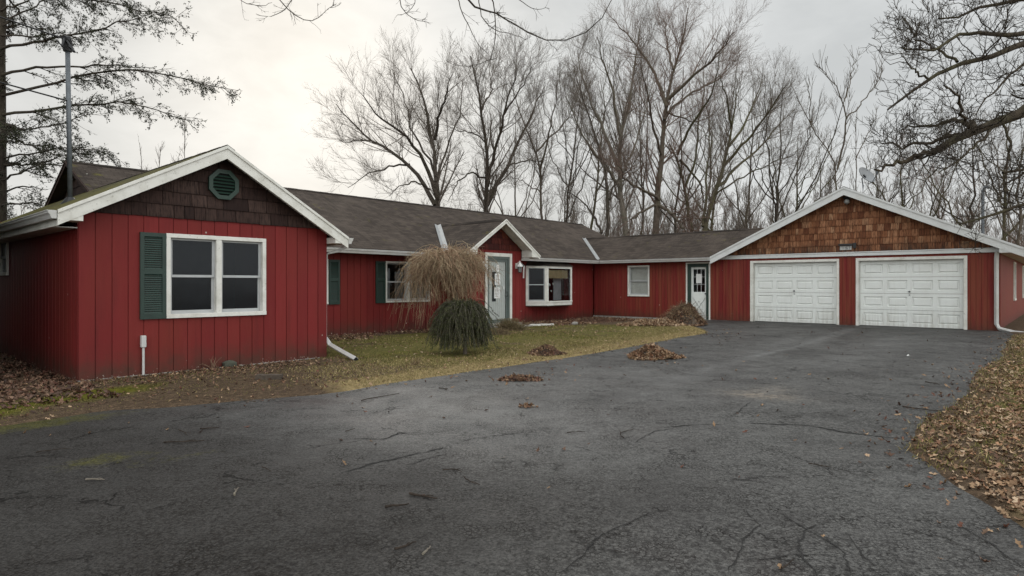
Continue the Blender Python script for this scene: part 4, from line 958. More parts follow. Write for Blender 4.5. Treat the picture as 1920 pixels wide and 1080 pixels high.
litter('leaf_litter', 14000, (-3.5, 5.0), (-3.2, .1), lambda u, w: np.clip(sstep((sdf(u, w)+.05)/.3)*(.15+.85*sstep((w+1.6)/1.3))*sstep((4.6-u)/1.6)*(.35+.65*clump(u, w, 4)), 0, 1), LC_DARK+LC[:4], (.02, .065),
       'dark broken leaves and bark along the foot of the front wing', 'leaves', .5, 3)
litter('leaf_litter', 9000, (-3.5, 0), (-2, 9), lambda u, w: .8*sstep((u+3.2)/1.0), LC_DARK, (.05, .10), 'dark leaves along the shaded side wall of the front wing', 'leaves', .5, 4)
litter('leaf_litter', 15000, (4.1, 18.9), (.6, 4.05), lambda u, w: np.clip(sstep((w-2.6-.5*np.sin(u*1.7))/.7)+.75*sstep((u-12.8)/1.6)*sstep((w-1.0)/1.2), 0, 1)*.85, LC+LC_DARK, (.05, .10),
       'reddish brown leaves gathered along the foot of the long house wall', 'leaves', .5, 5)
litter('leaf_litter', 9000, (-6, 18), (-11, -3.2), lambda u, w: .05*clump(u, w, 7)+.45*sstep((sdf(u, w)+.45)/.4)+.9*sstep((sdf(u, w)+.8)/.8)**2*(w < -8)*(u > -1)*(u < 10)+.7*gauss(u, w, 4.4, -4.6, .55, .45)+.5*gauss(u, w, 5.4, -4.3, .5, .4)+.6*gauss(u, w, 7.4, -5.0, .7, .5)+.4*gauss(u, w, 13.5, -3.8, 1.2, .5), LC_DARK+LC[:3], (.03, .07), 'stray leaves and crumbs blown over the driveway', 'leaves', .4, 6)
litter('leaf_litter', 4200, (4.3, 14), (-3.4, 2.4), lambda u, w: .55*clump(u, w, 9), LC_PALE, (.03, .07), 'scattered pale leaves on the small lawn', 'leaves', .4, 7)

def grass(name, n, ub, wb, dens, cols, h, label, seed, lean=.5):
    rng = np.random.default_rng(seed); P, u, w_ = scatter(n, ub, wb, lambda u, w: dens(u, w)*(~inhouse(u, w)), rng); n = len(P)
    hh = rng.uniform(h[0], h[1], n); a = rng.uniform(0, 6.283, n); wd = rng.uniform(.004, .008, n)
    side = np.stack([np.cos(a), np.sin(a), 0*a], -1)*wd[:, None]; la = rng.uniform(0, 6.283, n); l = rng.uniform(.1, lean*2, n)*hh
    tip = np.stack([np.cos(la)*l, np.sin(la)*l, hh*rng.uniform(.45, 1, n)], -1); P = P-[0, 0, .004]
    V = np.stack([P-side, P+side, P+tip], 1).reshape(-1, 3); F = np.arange(3*n).reshape(-1, 3)
    cols = np.array(cols); C = cols[rng.integers(0, len(cols), n)]*rng.uniform(.6, 1.35, n)[:, None]
    return tag(npmesh(name, V, F, M['blade'], tone=np.repeat(C, 3, 0)), label, 'grass', kind='stuff')
GG = [(.10, .098, .022), (.15, .138, .032), (.07, .075, .016), (.21, .175, .055), (.26, .20, .08), (.12, .11, .028)]; GD = [(.34, .26, .12), (.26, .19, .085), (.42, .33, .17), (.20, .17, .06), (.16, .14, .04)]
grass('grass', 110000, (3.2, 16.5), (-3.7, 3.6), lambda u, w: sstep((sdf(u, w)+.02)/.2)*sstep((u-3.3-.4*w*0)/1.2)*(.05+.95*clump(u, w, 11)**2.4)*sstep((3.4-w)/.8)*sstep((w+2.9+.3*np.sin(u))/.9)*sstep((16-u)/3), GG, (.015, .065), 'short green grass of the small lawn between wing and driveway', 21)
grass('dry_grass', 100000, (1.4, 16.5), (-3.7, -.9), lambda u, w: sstep((sdf(u, w)+.06)/.15)*np.clip(sstep((-w-1.5-.35*np.sin(u*1.3)+.45*wob(u, w, 1.5, 8))/.8)+.0, 0, 1)*sstep((u-1.8)/1.2), GD, (.012, .04), 'straw coloured dry grass along the driveway edge', 22)
grass('grass', 40000, (-4, 4), (-2.9, -.1), lambda u, w: .9*sstep((sdf(u, w))/.2)*(np.clip(gauss(u, w, -2, -1.9, 1.3, .6)+.8*gauss(u, w, .6, -.7, .8, .3)+.35*clump(u, w, 5), 0, 1)), GG, (.008, .03), 'mossy low grass before the front wing', 23)
grass('grass', 60000, (3.0, 17.5), (-12.5, -9.3), lambda u, w: sstep((sdf(u, w)+.06)/.2)*(.25+.75*sstep((w+10.6)/.8))*(.3+.7*clump(u, w, 15)), GG+GD[:3], (.02, .06), 'patchy grass between the right driveway edge and the leaf bed', 24)

# ---- leaf piles
def leaf_pile(px, py, rx, ry, h, n, cols, label, group, rot=0., seed=0, size=(.05, .10), name='leaf_pile', Y=None):
    rng = np.random.default_rng(seed); g = gp(px, py); base = surf(g[0], g[1]); root = (g[0], g[1], float(base))
    e = empty(name, root, rot, label, 'leaf pile' if name == 'leaf_pile' else 'brush pile', group)
    r = np.sqrt(rng.uniform(0, 1.15, n)); a = rng.uniform(0, 6.283, n); r *= 1+.12*np.sin(3*a+seed)
    X, Y_ = rx*r*np.cos(a), ry*r*np.sin(a); prof = lambda r: np.clip(1-r**1.7, 0, 1)
    Z = h*prof(r)*(1+.25*np.sin(X*9+seed)*np.cos(Y_*8))
    # leaves fill the top layer of the heap
    V, F, C = leaves(np.stack([X, Y_, Z*rng.uniform(.8, 1.02, n)], -1), size, .75, cols, rng)
    npmesh('heap_of_leaves', V, F, M['leaf'], parent=e, tone=C)
    k, m = 24, 8; mb = MB(); V = [(0, 0, h*.86)]
    for i in range(1, m+1):
        for j in range(k):
            rr = i/m; an = 2*math.pi*j/k; q = 1+.12*math.sin(3*an+seed); V.append((rx*rr*q*math.cos(an)*.96, ry*rr*q*math.sin(an)*.96, h*.86*max(0, 1-rr**1.7)-.01))
    Fm = [(0, 1+j, 1+(j+1) % k) for j in range(k)]+[(1+(i-1)*k+j, 1+i*k+j, 1+i*k+(j+1) % k, 1+(i-1)*k+(j+1) % k) for i in range(1, m) for j in range(k)]
    mb.add(V, Fm); mb.build('heap_core', M['wood_grey'], e, smooth=True)
    return e
leaf_pile(1022, 668, .34, .26, .14, 900, LC_DARK+LC[:3], 'low heap of brown leaves on the lawn edge, left of the larger one', 'raked leaf piles', seed=1, size=(.04, .08))
leaf_pile(1224, 672, .48, .40, .20, 1500, LC, 'largest heap of leaves lying on the asphalt at mid driveway', 'raked leaf piles', seed=2)
leaf_pile(975, 712, .30, .16, .05, 420, LC_DARK+LC[:2], 'flat dark scatter of leaves on the asphalt nearest the camera', 'raked leaf piles', seed=3, size=(.035, .08))
leaf_pile(992, 764, .09, .06, .03, 22, LC, 'tiny clump of leaves alone on the asphalt in front of the flat scatter', 'raked leaf piles', seed=4, size=(.04, .08))
leaf_pile(1226, 619, 1.0, .5, .16, 2400, LC_PALE, 'wide spread of tan leaves sloping down from the brush pile', 'raked leaf piles', rot=.25, seed=5, size=(.06, .12))

# ------------------------------------------------------------------ brush pile of cut twigs by the side door
def brush_pile():
    rng = np.random.default_rng(33); g = gp(1283, 617); base = float(surf(g[0], g[1]))
    e = leaf_pile(1283, 617, .70, .60, .58, 2600, LC_DARK+LC, 'tall rounded pile of cut twigs and leaves beside the side door', None, seed=6, size=(.05, .10), name='brush_pile')
    n = 900; K = 6; a = rng.uniform(0, 6.283, n); r = .62*np.sqrt(rng.uniform(0, 1, n)); st = np.stack([r*np.cos(a), r*np.sin(a)*.85, .60*(1-(r/.66)**1.9)+rng.uniform(0, .05, n)], -1)
    dr = np.stack([np.cos(a+rng.normal(0, 1.0, n)), np.sin(a+rng.normal(0, 1.0, n)), rng.normal(-.15, .35, n)], -1); dr /= np.linalg.norm(dr, axis=1, keepdims=True)
    L = rng.uniform(.15, .55, n); P = np.zeros((n, K, 3)); P[:, 0] = st-dr*L[:, None]*.5; d = dr
    for k in range(1, K):
        d = d+rng.normal(0, .22, (n, 3))+[0, 0, -.10]; d /= np.linalg.norm(d, axis=1, keepdims=True); P[:, k] = P[:, k-1]+d*(L/(K-1))[:, None]
    P[..., 2] = np.maximum(P[..., 2], .01)
    Rr = (rng.uniform(.003, .007, n)[:, None]*np.linspace(1, .4, K)[None]); V, F = tubes(P, Rr, 3)
    C = np.repeat(np.array([(.22, .15, .085), (.14, .085, .05), (.30, .22, .13), (.09, .055, .035)])[rng.integers(0, 4, n)], K*3, 0)
    npmesh('cut_twigs', V, F, M['twig_tan'], parent=e, tone=C)
brush_pile()

# ------------------------------------------------------------------ weeping shrubs
def strands(rng, n, K, head, rad, drop, rise, asym=None):
    a = rng.uniform(0, 6.283, n); r = rad*rng.uniform(.25, 1.0, n)**.7
    if asym: r = r*(1+.16*np.sin(3*a+1)+.10*np.sin(7*a+2)+rng.normal(0, .10, n))
    t = np.linspace(0, 1, K)[None]; r = r[:, None]
    out = r*(np.minimum(1, 1.25*t)**.75 if asym else t**.62)*(1+.12*rng.normal(0, 1, (n, 1)))
    h = rise*rng.uniform(.5, 1.1, (n, 1))*np.sin(np.minimum(t*2.2, 1)*1.57)
    dp = drop*(np.where(rng.uniform(0, 1, (n, 1)) < .85, rng.uniform(.15, .66, (n, 1)), rng.uniform(.6, 1.0, (n, 1))) if asym else rng.uniform(.35, 1.0, (n, 1)))*np.clip(t-.28, 0, 1)**1.5/(.72**1.5)
    aa = a[:, None]+.35*rng.normal(0, 1, (n, 1))*t
    P = np.stack([head[0]+out*np.cos(aa), head[1]+out*np.sin(aa), head[2]+h-dp], -1)
    P += np.cumsum(rng.normal(0, .044 if asym else .016, P.shape), 1)
    if asym: P += (rng.normal(0, .22, (n, 1, 3))*[1, 1, .55])*np.linspace(1, .3, K)[None, :, None]
    else: P[:, 0] = np.array(head)+rng.normal(0, .04, (n, 3))
    return P, a
def weeping():
    rng = np.random.default_rng(44); Y = 17.3; X = (838-960)/F_PX*Y; z0 = float(surf(X, Y))
    e = empty('weeping_tree', (X, Y, z0), 0, 'tan leafless weeping tree with drooping twigs before the long house wall', 'tree')
    hd = (.05, 0, 1.95)
    P, a = strands(rng, 1150, 9, hd, 1.06, 1.50, .24, True); kk = (np.sin(5*a+.8)+.6*np.sin(11*a) < .55) | (rng.uniform(0, 1, len(a)) < .3); P = P[kk]
    lim = z0+.05
    P2, _ = strands(rng, 160, 9, (-.25, -.05, 1.9), 1.25, 1.95, .1); P = np.concatenate([P, P2])
    P[..., 0] *= np.where(P[..., 0] < 0, 1.06, .96)
    n, K = P.shape[:2]
    # side twigs
    m = 5600; i = rng.integers(0, n, m); k = rng.integers(3, K-1, m); S0 = P[i, k]; d = P[i, k+1]-P[i, k]; d = d/(np.linalg.norm(d, axis=1, keepdims=True)+1e-9)+rng.normal(0, .95, (m, 3)); Q = np.zeros((m, 4, 3)); Q[:, 0] = S0
    for q in range(1, 4): d = d+[0, 0, -.18]; d /= np.linalg.norm(d, axis=1, keepdims=True); Q[:, q] = Q[:, q-1]+d*rng.uniform(.05, .12, (m, 1))
    P[..., 2] = np.maximum(P[..., 2], .06); Q[..., 2] = np.maximum(Q[..., 2], .05)
    V1, F1 = tubes(P, np.linspace(.0065, .0026, K)[None].repeat(n, 0), 3); V2, F2 = tubes(Q, np.linspace(.0034, .002, 4)[None].repeat(m, 0), 3)
    V, F = merge([(V1, F1), (V2, F2)])
    cl = np.array([(.40, .30, .18), (.30, .21, .13), (.50, .39, .25), (.17, .11, .07), (.36, .22, .14)])
    C = np.concatenate([np.repeat(cl[rng.integers(0, 5, n)], K*3, 0), np.repeat(cl[rng.integers(0, 5, m)], 12, 0)])
    npmesh('drooping_twigs', V, F, M['twig_tan'], parent=e, tone=C)
    mb = MB(); mb.tube([(.42, .1, -.1), (.40, .1, .3), (.33, .05, .8), (.16, .02, 1.4), (.05, 0, 1.98)], [.06, .05, .045, .045, .05], 8)
    for k in range(9):
        an = k*.7; mb.tube([(.05, 0, 1.9), (.05+.25*math.cos(an), .25*math.sin(an), 2.05), (.05+.6*math.cos(an), .55*math.sin(an), 2.02), (.05+.85*math.cos(an), .8*math.sin(an), 1.8)], [.035, .025, .015, .008], 6)
    mb.build('trunk', M['bark'], e)
weeping()
def evergreen():
    rng = np.random.default_rng(45); g = gp(872, 667); z0 = float(surf(g[0], g[1])); e = empty('weeping_evergreen', (g[0], g[1], z0), 0, 'dark green weeping evergreen shrub with a short bare trunk on the lawn', 'shrub')
    hd = (-.06, .0, .80); P, a = strands(rng, 950, 9, hd, .61, .86, .19); P += (rng.normal(0, .07, (950, 1, 3)))*np.linspace(.3, 1, 9)[None, :, None]
    P[..., 2] = np.maximum(P[..., 2], .12)
    n, K = P.shape[:2]
    gap = (np.abs((a+1.3+math.pi) % (2*math.pi)-math.pi) < .28); P = P[~gap | (rng.uniform(0, 1, n) < .3)]; n = len(P)
    V1, F1 = tubes(P, np.linspace(.006, .002, K)[None].repeat(n, 0), 3); mt = npmesh('twigs', V1, F1, M['twig'], parent=e)
    m = 150000; i = rng.integers(0, n, m); t = rng.uniform(1.2, K-1.001, m); k = t.astype(int); f = (t-k)[:, None]; S0 = P[i, k]*(1-f)+P[i, k+1]*f
    d = P[i, k+1]-P[i, k]; d /= np.linalg.norm(d, axis=1, keepdims=True)+1e-9; d = d+rng.normal(0, .6, (m, 3)); d /= np.linalg.norm(d, axis=1, keepdims=True)
    L = rng.uniform(.015, .040, (m, 1)); s = np.cross(d, rng.normal(0, 1, (m, 3))); s /= np.linalg.norm(s, axis=1, keepdims=True); s *= .0048
    V = np.stack([S0-s, S0+s, S0+d*L], 1).reshape(-1, 3); cl = np.array([(.018, .028, .008), (.030, .042, .012), (.060, .070, .020), (.010, .015, .006), (.10, .105, .034)])
    C = np.repeat(cl[rng.integers(0, 5, m)], 3, 0); npmesh('needles', V, np.arange(3*m).reshape(-1, 3), M['needle'], parent=e, tone=C)
    mb = MB(); mb.tube([(0, -.02, -.08), (0, -.02, .2), (-.02, -.01, .5), (-.06, 0, .84)], [.045, .036, .03, .03], 8); mb.build('trunk', M['bark'], e)
evergreen()
def low_bush(px, py, rad, h, n, cols, label, seed, name='low_bush', cat='shrub', up=.7):
    rng = np.random.default_rng(seed); g = gp(px, py); z0 = float(surf(g[0], g[1])); e = empty(name, (g[0], g[1], z0), 0, label, cat)
    K = 5; P = np.zeros((n, K, 3)); P[:, 0, :2] = rng.normal(0, rad*.35, (n, 2)); d = np.stack([rng.normal(0, 1, n), rng.normal(0, 1, n), rng.uniform(up*.5, up*2, n)], -1); d /= np.linalg.norm(d, axis=1, keepdims=True); L = rng.uniform(.5, 1, n)*h*1.5
    for k in range(1, K): d = d+rng.normal(0, .25, (n, 3))+[0, 0, -.12]; d /= np.linalg.norm(d, axis=1, keepdims=True); P[:, k] = P[:, k-1]+d*(L/(K-1))[:, None]
    P[..., 2] = np.clip(P[..., 2], .0, h); V, F = tubes(P, np.linspace(.0055, .0025, K)[None].repeat(n, 0), 3)
    C = np.repeat(np.array(cols)[rng.integers(0, len(cols), n)], K*3, 0); npmesh('stems', V, F, M['twig_tan'], parent=e, tone=C); return e
bc = [(.20, .15, .08), (.11, .075, .045), (.16, .14, .06), (.27, .20, .11)]
low_bush(957, 622, .42, .34, 1100, bc, 'low brown bush hiding the step below the front door', 51)
low_bush(938, 632, .30, .16, 500, bc[:2], 'low dark patch of dead stems at the lawn edge before the front door', 52)
low_bush(776, 690, .06, .16, 26, [(.16, .11, .06), (.24, .17, .09)], 'small clump of cut plant stubs on the lawn near the spout end', 53, 'plant_stub', 'plant', 1.6)
low_bush(400, 694, .10, .22, 18, [(.22, .14, .09)], 'few thin dead stems against the front wing wall', 54, 'dead_weed', 'plant', 1.4)
low_bush(1120, 606, .9, .16, 700, [(.12, .06, .04), (.17, .10, .06), (.09, .05, .035)], 'brown groundcover stems in the bed by the inner corner', 55, 'groundcover_bed', 'plant')

# ---- stones, boards, bits
def stone(px, py, s, label, seed, mat='stone', name='stone'):
    rng = np.random.default_rng(seed); g = gp(px, py); mb = MB(); V, F = [], []
    n, m = 10, 6
    for i in range(m+1):
        th = math.pi*i/m
        for j in range(n):
            ph = 2*math.pi*j/n; r = 1+.16*math.sin(2.3*j+seed)+.12*rng.normal(); V.append((s[0]*math.sin(th)*math.cos(ph)*r, s[1]*math.sin(th)*math.sin(ph)*r, s[2]*math.cos(th)*(.9+.1*r)))
    F = [(i*n+j, i*n+(j+1) % n, (i+1)*n+(j+1) % n, (i+1)*n+j) for i in range(m) for j in range(n)]
    mb.add(V, F); o = mb.build(name, M[mat], None, smooth=True, bevel=0); o.location = (g[0], g[1], float(surf(g[0], g[1]))+s[2]*.45); return tag(o, label, 'stone')
stone(431, 690, (.13, .10, .09), 'mossy grey stone leaning by the front wing wall', 3)
stone(490, 712, (.06, .05, .03), 'small pale stone beside the dark wood block', 5, 'concrete')
stone(1190, 600, (.10, .07, .05), 'small pale stone in the bed by the link wall', 6, 'concrete')
stone(1078, 612, (.10, .08, .07), 'grey stone in the bed near the inner corner', 8, 'concrete')
def plank(px, py, L, wd, h, rz, mat, label, name='wood_block', cat='wood'):
    g = gp(px, py); mb = MB(); n = 6; P = []
    for i in range(n+1): P.append((-L/2+L*i/n, .012*math.sin(i*1.7), h/2+.006*math.sin(i*2.3)))
    for i in range(n):
        a, b = P[i], P[i+1]; q = wd/2*(1+.06*math.sin(i*3)); q2 = wd/2*(1+.06*math.sin((i+1)*3))
        mb.hexa([(a[0], a[1]-q, a[2]-h/2), (b[0], b[1]-q2, b[2]-h/2), (b[0], b[1]+q2, b[2]-h/2), (a[0], a[1]+q, a[2]-h/2), (a[0], a[1]-q, a[2]+h/2), (b[0], b[1]-q2, b[2]+h/2), (b[0], b[1]+q2, b[2]+h/2), (a[0], a[1]+q, a[2]+h/2)])
    o = mb.build(name, M[mat]); o.location = (g[0], g[1], float(surf(g[0], g[1]))-.002); o.rotation_euler = (0, 0, rz); return tag(o, label, cat)
plank(505, 716, .36, .12, .07, .1, 'wood_grey', 'dark rotten wood block lying in the litter before the front wing')
plank(1015, 613, .85, .10, .06, .35, 'white', 'white board lying on the ground below the bay window', 'white_board', 'board')
plank(462, 752, .32, .02, .015, -.45, 'wood_grey', 'thin wood lath at the dirt edge before the front wing', 'wood_lath', 'wood')
def scrap(px, py, s, label, mat='paper'):
    g = gp(px, py); mb = MB(); z = float(surf(g[0], g[1])); mb.add([(-s, -s*.5, .004), (0, -s*.6, .02), (s, -s*.4, .006), (s*.9, s*.5, .012), (0, s*.6, .03), (-s*.9, s*.4, .008)], [(0, 1, 4, 5), (1, 2, 3, 4)]); mb.add([(-s, -s*.5, 0), (s, -s*.4, 0), (s*.9, s*.5, 0), (-s*.9, s*.4, 0)], [(3, 2, 1, 0)])
    o = mb.build('paper_scrap', M[mat]); o.location = (g[0], g[1], z+.004); tag(o, label, 'litter')
scrap(1704, 675, .035, 'white scrap of paper on the asphalt before the right garage door'); 

# ------------------------------------------------------------------ fallen sticks
ST = [((307, 831), (383, 828), 'long straight stick on the dark asphalt before the front wing'), ((375, 806), (411, 804), 'short dark stick just behind the long straight one'), ((334, 808), (352, 819), 'little slanting twig behind the long straight stick'),
      ((67, 850), (132, 842), 'thin twig left of the bright moss patch'), ((161, 901), (196, 902), 'pale broken stick below the bright moss patch'), ((491, 878), (509, 886), 'short twig at the middle of the left asphalt'), ((440, 931), (448, 917), 'short pale stick standing across the mossy crack'),
      ((677, 753), (748, 740), 'long crooked stick near the straw coloured edge'), ((823, 729), (837, 733), 'short dark chip near the straw coloured edge'), ((648, 811), (665, 806), 'short twig left of the brown stained crack'),
      ((768, 928), (820, 937), 'thick dark stick, upper of the two at centre left'), ((722, 953), (767, 947), 'thick dark stick, lower of the two at centre left'), ((870, 897), (900, 912), 'dark forked twig with dead leaves at the centre foreground'),
      ((1063, 813), (1097, 811), 'thin straight twig in the middle of the driveway'), ((1170, 823), (1187, 807), 'small hooked twig right of the thin straight one'), ((830, 883), (867, 888), 'curled dark twig left of the forked one'),
      ((740, 1033), (780, 1018), 'stick lying beside leaf crumbs at the bottom edge'), ((793, 1042), (807, 1028), 'short pale stick at the bottom edge'), ((1516, 872), (1559, 880), 'thin stick on the right of the driveway near the stain'),
      ((1692, 765), (1771, 774), 'long crooked branch by the right grass edge'), ((1735, 719), (1762, 724), 'short stick between right garage door and grass edge'), ((1465, 1069), (1488, 1052), 'small twig at the bottom right in the cracked asphalt')]
for i, (p, q, lab) in enumerate(ST):
    rng = np.random.default_rng(100+i); a, b = gp(*p), gp(*q); L = np.linalg.norm(b-a); n = 7; mb = MB(); pts = []
    nn = np.array([-(b-a)[1], (b-a)[0], 0])/L; bend = rng.normal(0, .05)*L+(.25*L if 'hooked' in lab or 'curled' in lab else 0); o0 = (a+b)/2
    for k in range(n): t = k/(n-1); pt = a+(b-a)*t+nn*(bend*math.sin(math.pi*t)+rng.normal(0, .012)*L*.6); pt[2] = float(surf(pt[0], pt[1]))+.010+rng.uniform(0, .006); pts.append(pt-o0)
    r = (.0048 if 'thin' in lab or 'twig' in lab else .0072)*(1.25 if 'thick' in lab else 1); mb.tube(pts, [r*(1-.55*k/(n-1)) for k in range(n)], 6)
    if i % 2 == 0 or 'forked' in lab: d = (pts[4]-pts[2])*.8+nn*L*.12; mb.tube([pts[3], pts[3]+d*.6+[0, 0, .006], pts[3]+d+[0, 0, .002]], [r*.6, r*.45, r*.3], 5)
    o = mb.build('fallen_stick', M['stickmat'] if 'pale' not in lab else M['bark_pale']); o.location = o0; tag(o, lab, 'stick', 'sticks fallen on the driveway')

# ------------------------------------------------------------------ trees
UP = np.array([0, 0, 1.])
def unit(v): return v/(np.linalg.norm(v, axis=-1, keepdims=True)+1e-9)
def spawn(P, Rr, rng, per, t0, L, ang, K, trop, jit, rmin, rk=.6, t1=1.0, tipbias=True, flat=None):
    """children growing from polylines P (N,K,3)"""
    N, KP, _ = P.shape; Ltot = np.linalg.norm(np.diff(P, axis=1), axis=2).sum(1)
    cnt = rng.poisson(per*np.clip(Ltot/np.median(Ltot), .4, 2.2)); i = np.repeat(np.arange(N), cnt); m = len(i)
    t = t0+(t1-t0)*rng.uniform(0, 1, m)**.85; x = t*(KP-1)*.9999; k = x.astype(int); f = (x-k)[:, None]
    S0 = P[i, k]*(1-f)+P[i, k+1]*f; r0 = Rr[i, k]*(1-f[:, 0])+Rr[i, k+1]*f[:, 0]; d = unit(P[i, k+1]-P[i, k])
    q = unit(np.cross(d, rng.normal(0, 1, (m, 3)))); an = rng.normal(ang, ang*.25, m)[:, None]; dr = unit(d*np.cos(an)+q*np.sin(an)+UP*trop)
    if flat is not None: dr[:, 2] *= flat; dr = unit(dr)
    Lc = L*rng.uniform(.55, 1.25, m)*(1.15-.65*t)
    C = np.zeros((m, K, 3)); C[:, 0] = S0
    for s in range(1, K): dr = unit(dr+rng.normal(0, jit, (m, 3))+UP*trop*.35); C[:, s] = C[:, s-1]+dr*(Lc/(K-1))[:, None]
    r = np.maximum(r0*rk*rng.uniform(.6, 1, m), rmin); Rc = r[:, None]*np.linspace(1, .35, K)[None]; Rc = np.maximum(Rc, rmin*.6); return C, Rc
def resample(pl, K, rng, wig=.0):
    pl = np.array(pl, float); s = np.r_[0, np.cumsum(np.linalg.norm(np.diff(pl, axis=0), axis=1))]; t = np.linspace(0, s[-1], K)
    Q = np.stack([np.interp(t, s, pl[:, j]) for j in range(3)], -1)
    for _ in range(1): Q[1:-1] = (Q[:-2]+2*Q[1:-1]+Q[2:])/4
    Q[1:-1] += rng.normal(0, wig, Q[1:-1].shape); return Q

def make_tree(name, label, cat, base, limbs, rng, levels, barkmat, twigmat, group=None, trunk_sides=7, leafy=None, thin=1.0):
    """limbs: list of (polyline (n,3), r0, r1); levels: list of dict for spawn"""
    e = empty(name, tuple(base), 0, label, cat, group); b = np.array(base)
    K = 14; P = np.stack([resample(l[0], K, rng, l[3] if len(l) > 3 else .04) for l in limbs])-b; Rr = np.stack([np.linspace(l[1], l[2], K) for l in limbs])*thin
    V, F = tubes(P, Rr, trunk_sides); npmesh('trunk', V, F, barkmat, parent=e, smooth=True)
    parts = []; cur, cr = P, Rr; pool = [(P, Rr)]
    for li, lv in enumerate(levels):
        cur, cr = spawn(cur, cr, rng, **lv); parts.append(tubes(cur, cr, 4 if li == 0 else 3)); pool.append((cur, cr))
        if li == 0:                                # the limbs themselves keep sprouting finer twigs too
            c2, r2 = spawn(P, Rr*.5, rng, per=lv['per']*1.2, t0=.35, L=lv['L']*.5, ang=lv['ang'], K=5, trop=lv['trop'], jit=lv['jit'], rmin=lv['rmin']*.8); 
            parts.append(tubes(c2, r2, 3)); 
            keep = rng.uniform(0, 1, len(c2)) < .6
            extra = (c2[keep], r2[keep])
        if li == 1 and cur.shape[1] == extra[0].shape[1]: cur = np.concatenate([cur, extra[0]]); cr = np.concatenate([cr, extra[1]])
    V, F = merge(parts); npmesh('crown', V, F, twigmat, parent=e)
    if leafy:
        n, cols, sz = leafy; T = cur; i = rng.integers(0, len(T), n); k = rng.integers(1, T.shape[1], n); S0 = T[i, k]; d = unit(rng.normal(0, 1, (n, 3))+[0, 0, -.3])
        s = unit(np.cross(d, rng.normal(0, 1, (n, 3))))*sz*.35; V = np.stack([S0, S0+d*sz*.5+s, S0+d*sz, S0+d*sz*.5-s], 1).reshape(-1, 3)
        npmesh('foliage', V, np.arange(4*n).reshape(-1, 4), M['needle'], parent=e, tone=np.repeat(np.array(cols)[rng.integers(0, len(cols), n)], 4, 0))
    return e
def px_limb(pts, Y, dY=0.0, r0=.1, r1=.03, wig=.05):
    """a limb through directions (x,y); its depth runs from Y to Y+dY so that it has real spread"""
    n = len(pts); return (np.array([at(p[0], p[1], Y+dY*(i/(n-1))**1.1) for i, p in enumerate(pts)]), r0, r1, wig)
def gbase(px, Y): return np.array([(px-960)/F_PX*Y, Y, 0.0])
def down(px, Y, pts): g = gbase(px, Y); return pts
FINE = lambda L, per=9, trop=.17, ang=.70, rmin=.0062, k=1.0: [dict(per=per*1.45*k, t0=.30, L=L, ang=ang, K=7, trop=trop, jit=.10, rmin=rmin*1.5, rk=.45), dict(per=8*k, t0=.15, L=L*.44, ang=.6, K=5, trop=trop*.8, jit=.12, rmin=rmin), dict(per=6.0*k, t0=.12, L=L*.21, ang=.6, K=3, trop=trop*.6, jit=.14, rmin=rmin*.72)]
THIN = .58
G_BACK = 'bare trees behind the house'
def rg(s): return np.random.default_rng(s)
def trunk_from(px, Y, pts, r0, r1, wig=.05, dY=0):
    g = gbase(px, Y); l = px_limb(pts, Y, dY, r0, r1, wig); return (np.concatenate([[g], l[0]]), r0, r1, wig)
# tree A: the spreading one left of centre
Y = 38
make_tree('bare_tree', 'spreading bare tree left of centre with long limbs reaching out to the left', 'tree', gbase(826, Y), [
    trunk_from(828, Y, [(822, 390), (817, 330), (815, 262), (802, 215), (787, 175), (770, 128)], .42, .05, dY=1.5),
    px_limb([(820, 372), (808, 330), (785, 283), (745, 240), (705, 215), (680, 178)], Y, -4, .24, .04), px_limb([(816, 385), (795, 345), (768, 308), (706, 267), (664, 237), (630, 195)], Y, 4, .26, .04),
    px_limb([(768, 308), (727, 312), (690, 325), (652, 352)], Y+1.8, -3, .12, .025), px_limb([(815, 262), (822, 220), (833, 190), (848, 140)], Y, -3, .18, .035), px_limb([(817, 330), (800, 290), (770, 245), (760, 190), (735, 130)], Y, 5, .14, .03),
    px_limb([(806, 355), (780, 340), (752, 345), (730, 368)], Y, -4, .10, .02), px_limb([(818, 340), (840, 270), (862, 210), (868, 150)], Y, 5, .13, .03), px_limb([(706, 267), (680, 262), (650, 268), (635, 262)], Y+3, -1, .08, .02)],
    rg(1), FINE(3.6), M['bark_dark'], M['twig'], G_BACK, thin=THIN)
Y = 40
make_tree('bare_tree', 'dark upright bare tree with two crossing trunks above the porch gable', 'tree', gbase(910, Y), [
    trunk_from(910, Y, [(911, 397), (913, 330), (914, 267), (903, 200), (889, 146), (882, 105)], .40, .05, dY=-2),
    px_limb([(913, 385), (930, 350), (964, 292), (985, 237), (1005, 198), (1022, 160)], Y, 4, .26, .04), px_limb([(914, 350), (924, 300), (938, 245), (952, 187), (968, 130)], Y, -4, .22, .04),
    px_limb([(914, 340), (885, 320), (858, 340), (840, 378)], Y, -4, .12, .025), px_limb([(950, 310), (985, 302), (1022, 300)], Y, 4, .10, .03), px_limb([(913, 270), (890, 250), (860, 245), (835, 235)], Y, 4, .10, .02), px_limb([(905, 205), (920, 170), (925, 120)], Y, 3, .11, .025), px_limb([(945, 215), (975, 170), (1000, 120)], Y, -3, .11, .025)],
    rg(2), FINE(3.6), M['bark_dark'], M['twig'], G_BACK, thin=THIN)
Y = 44
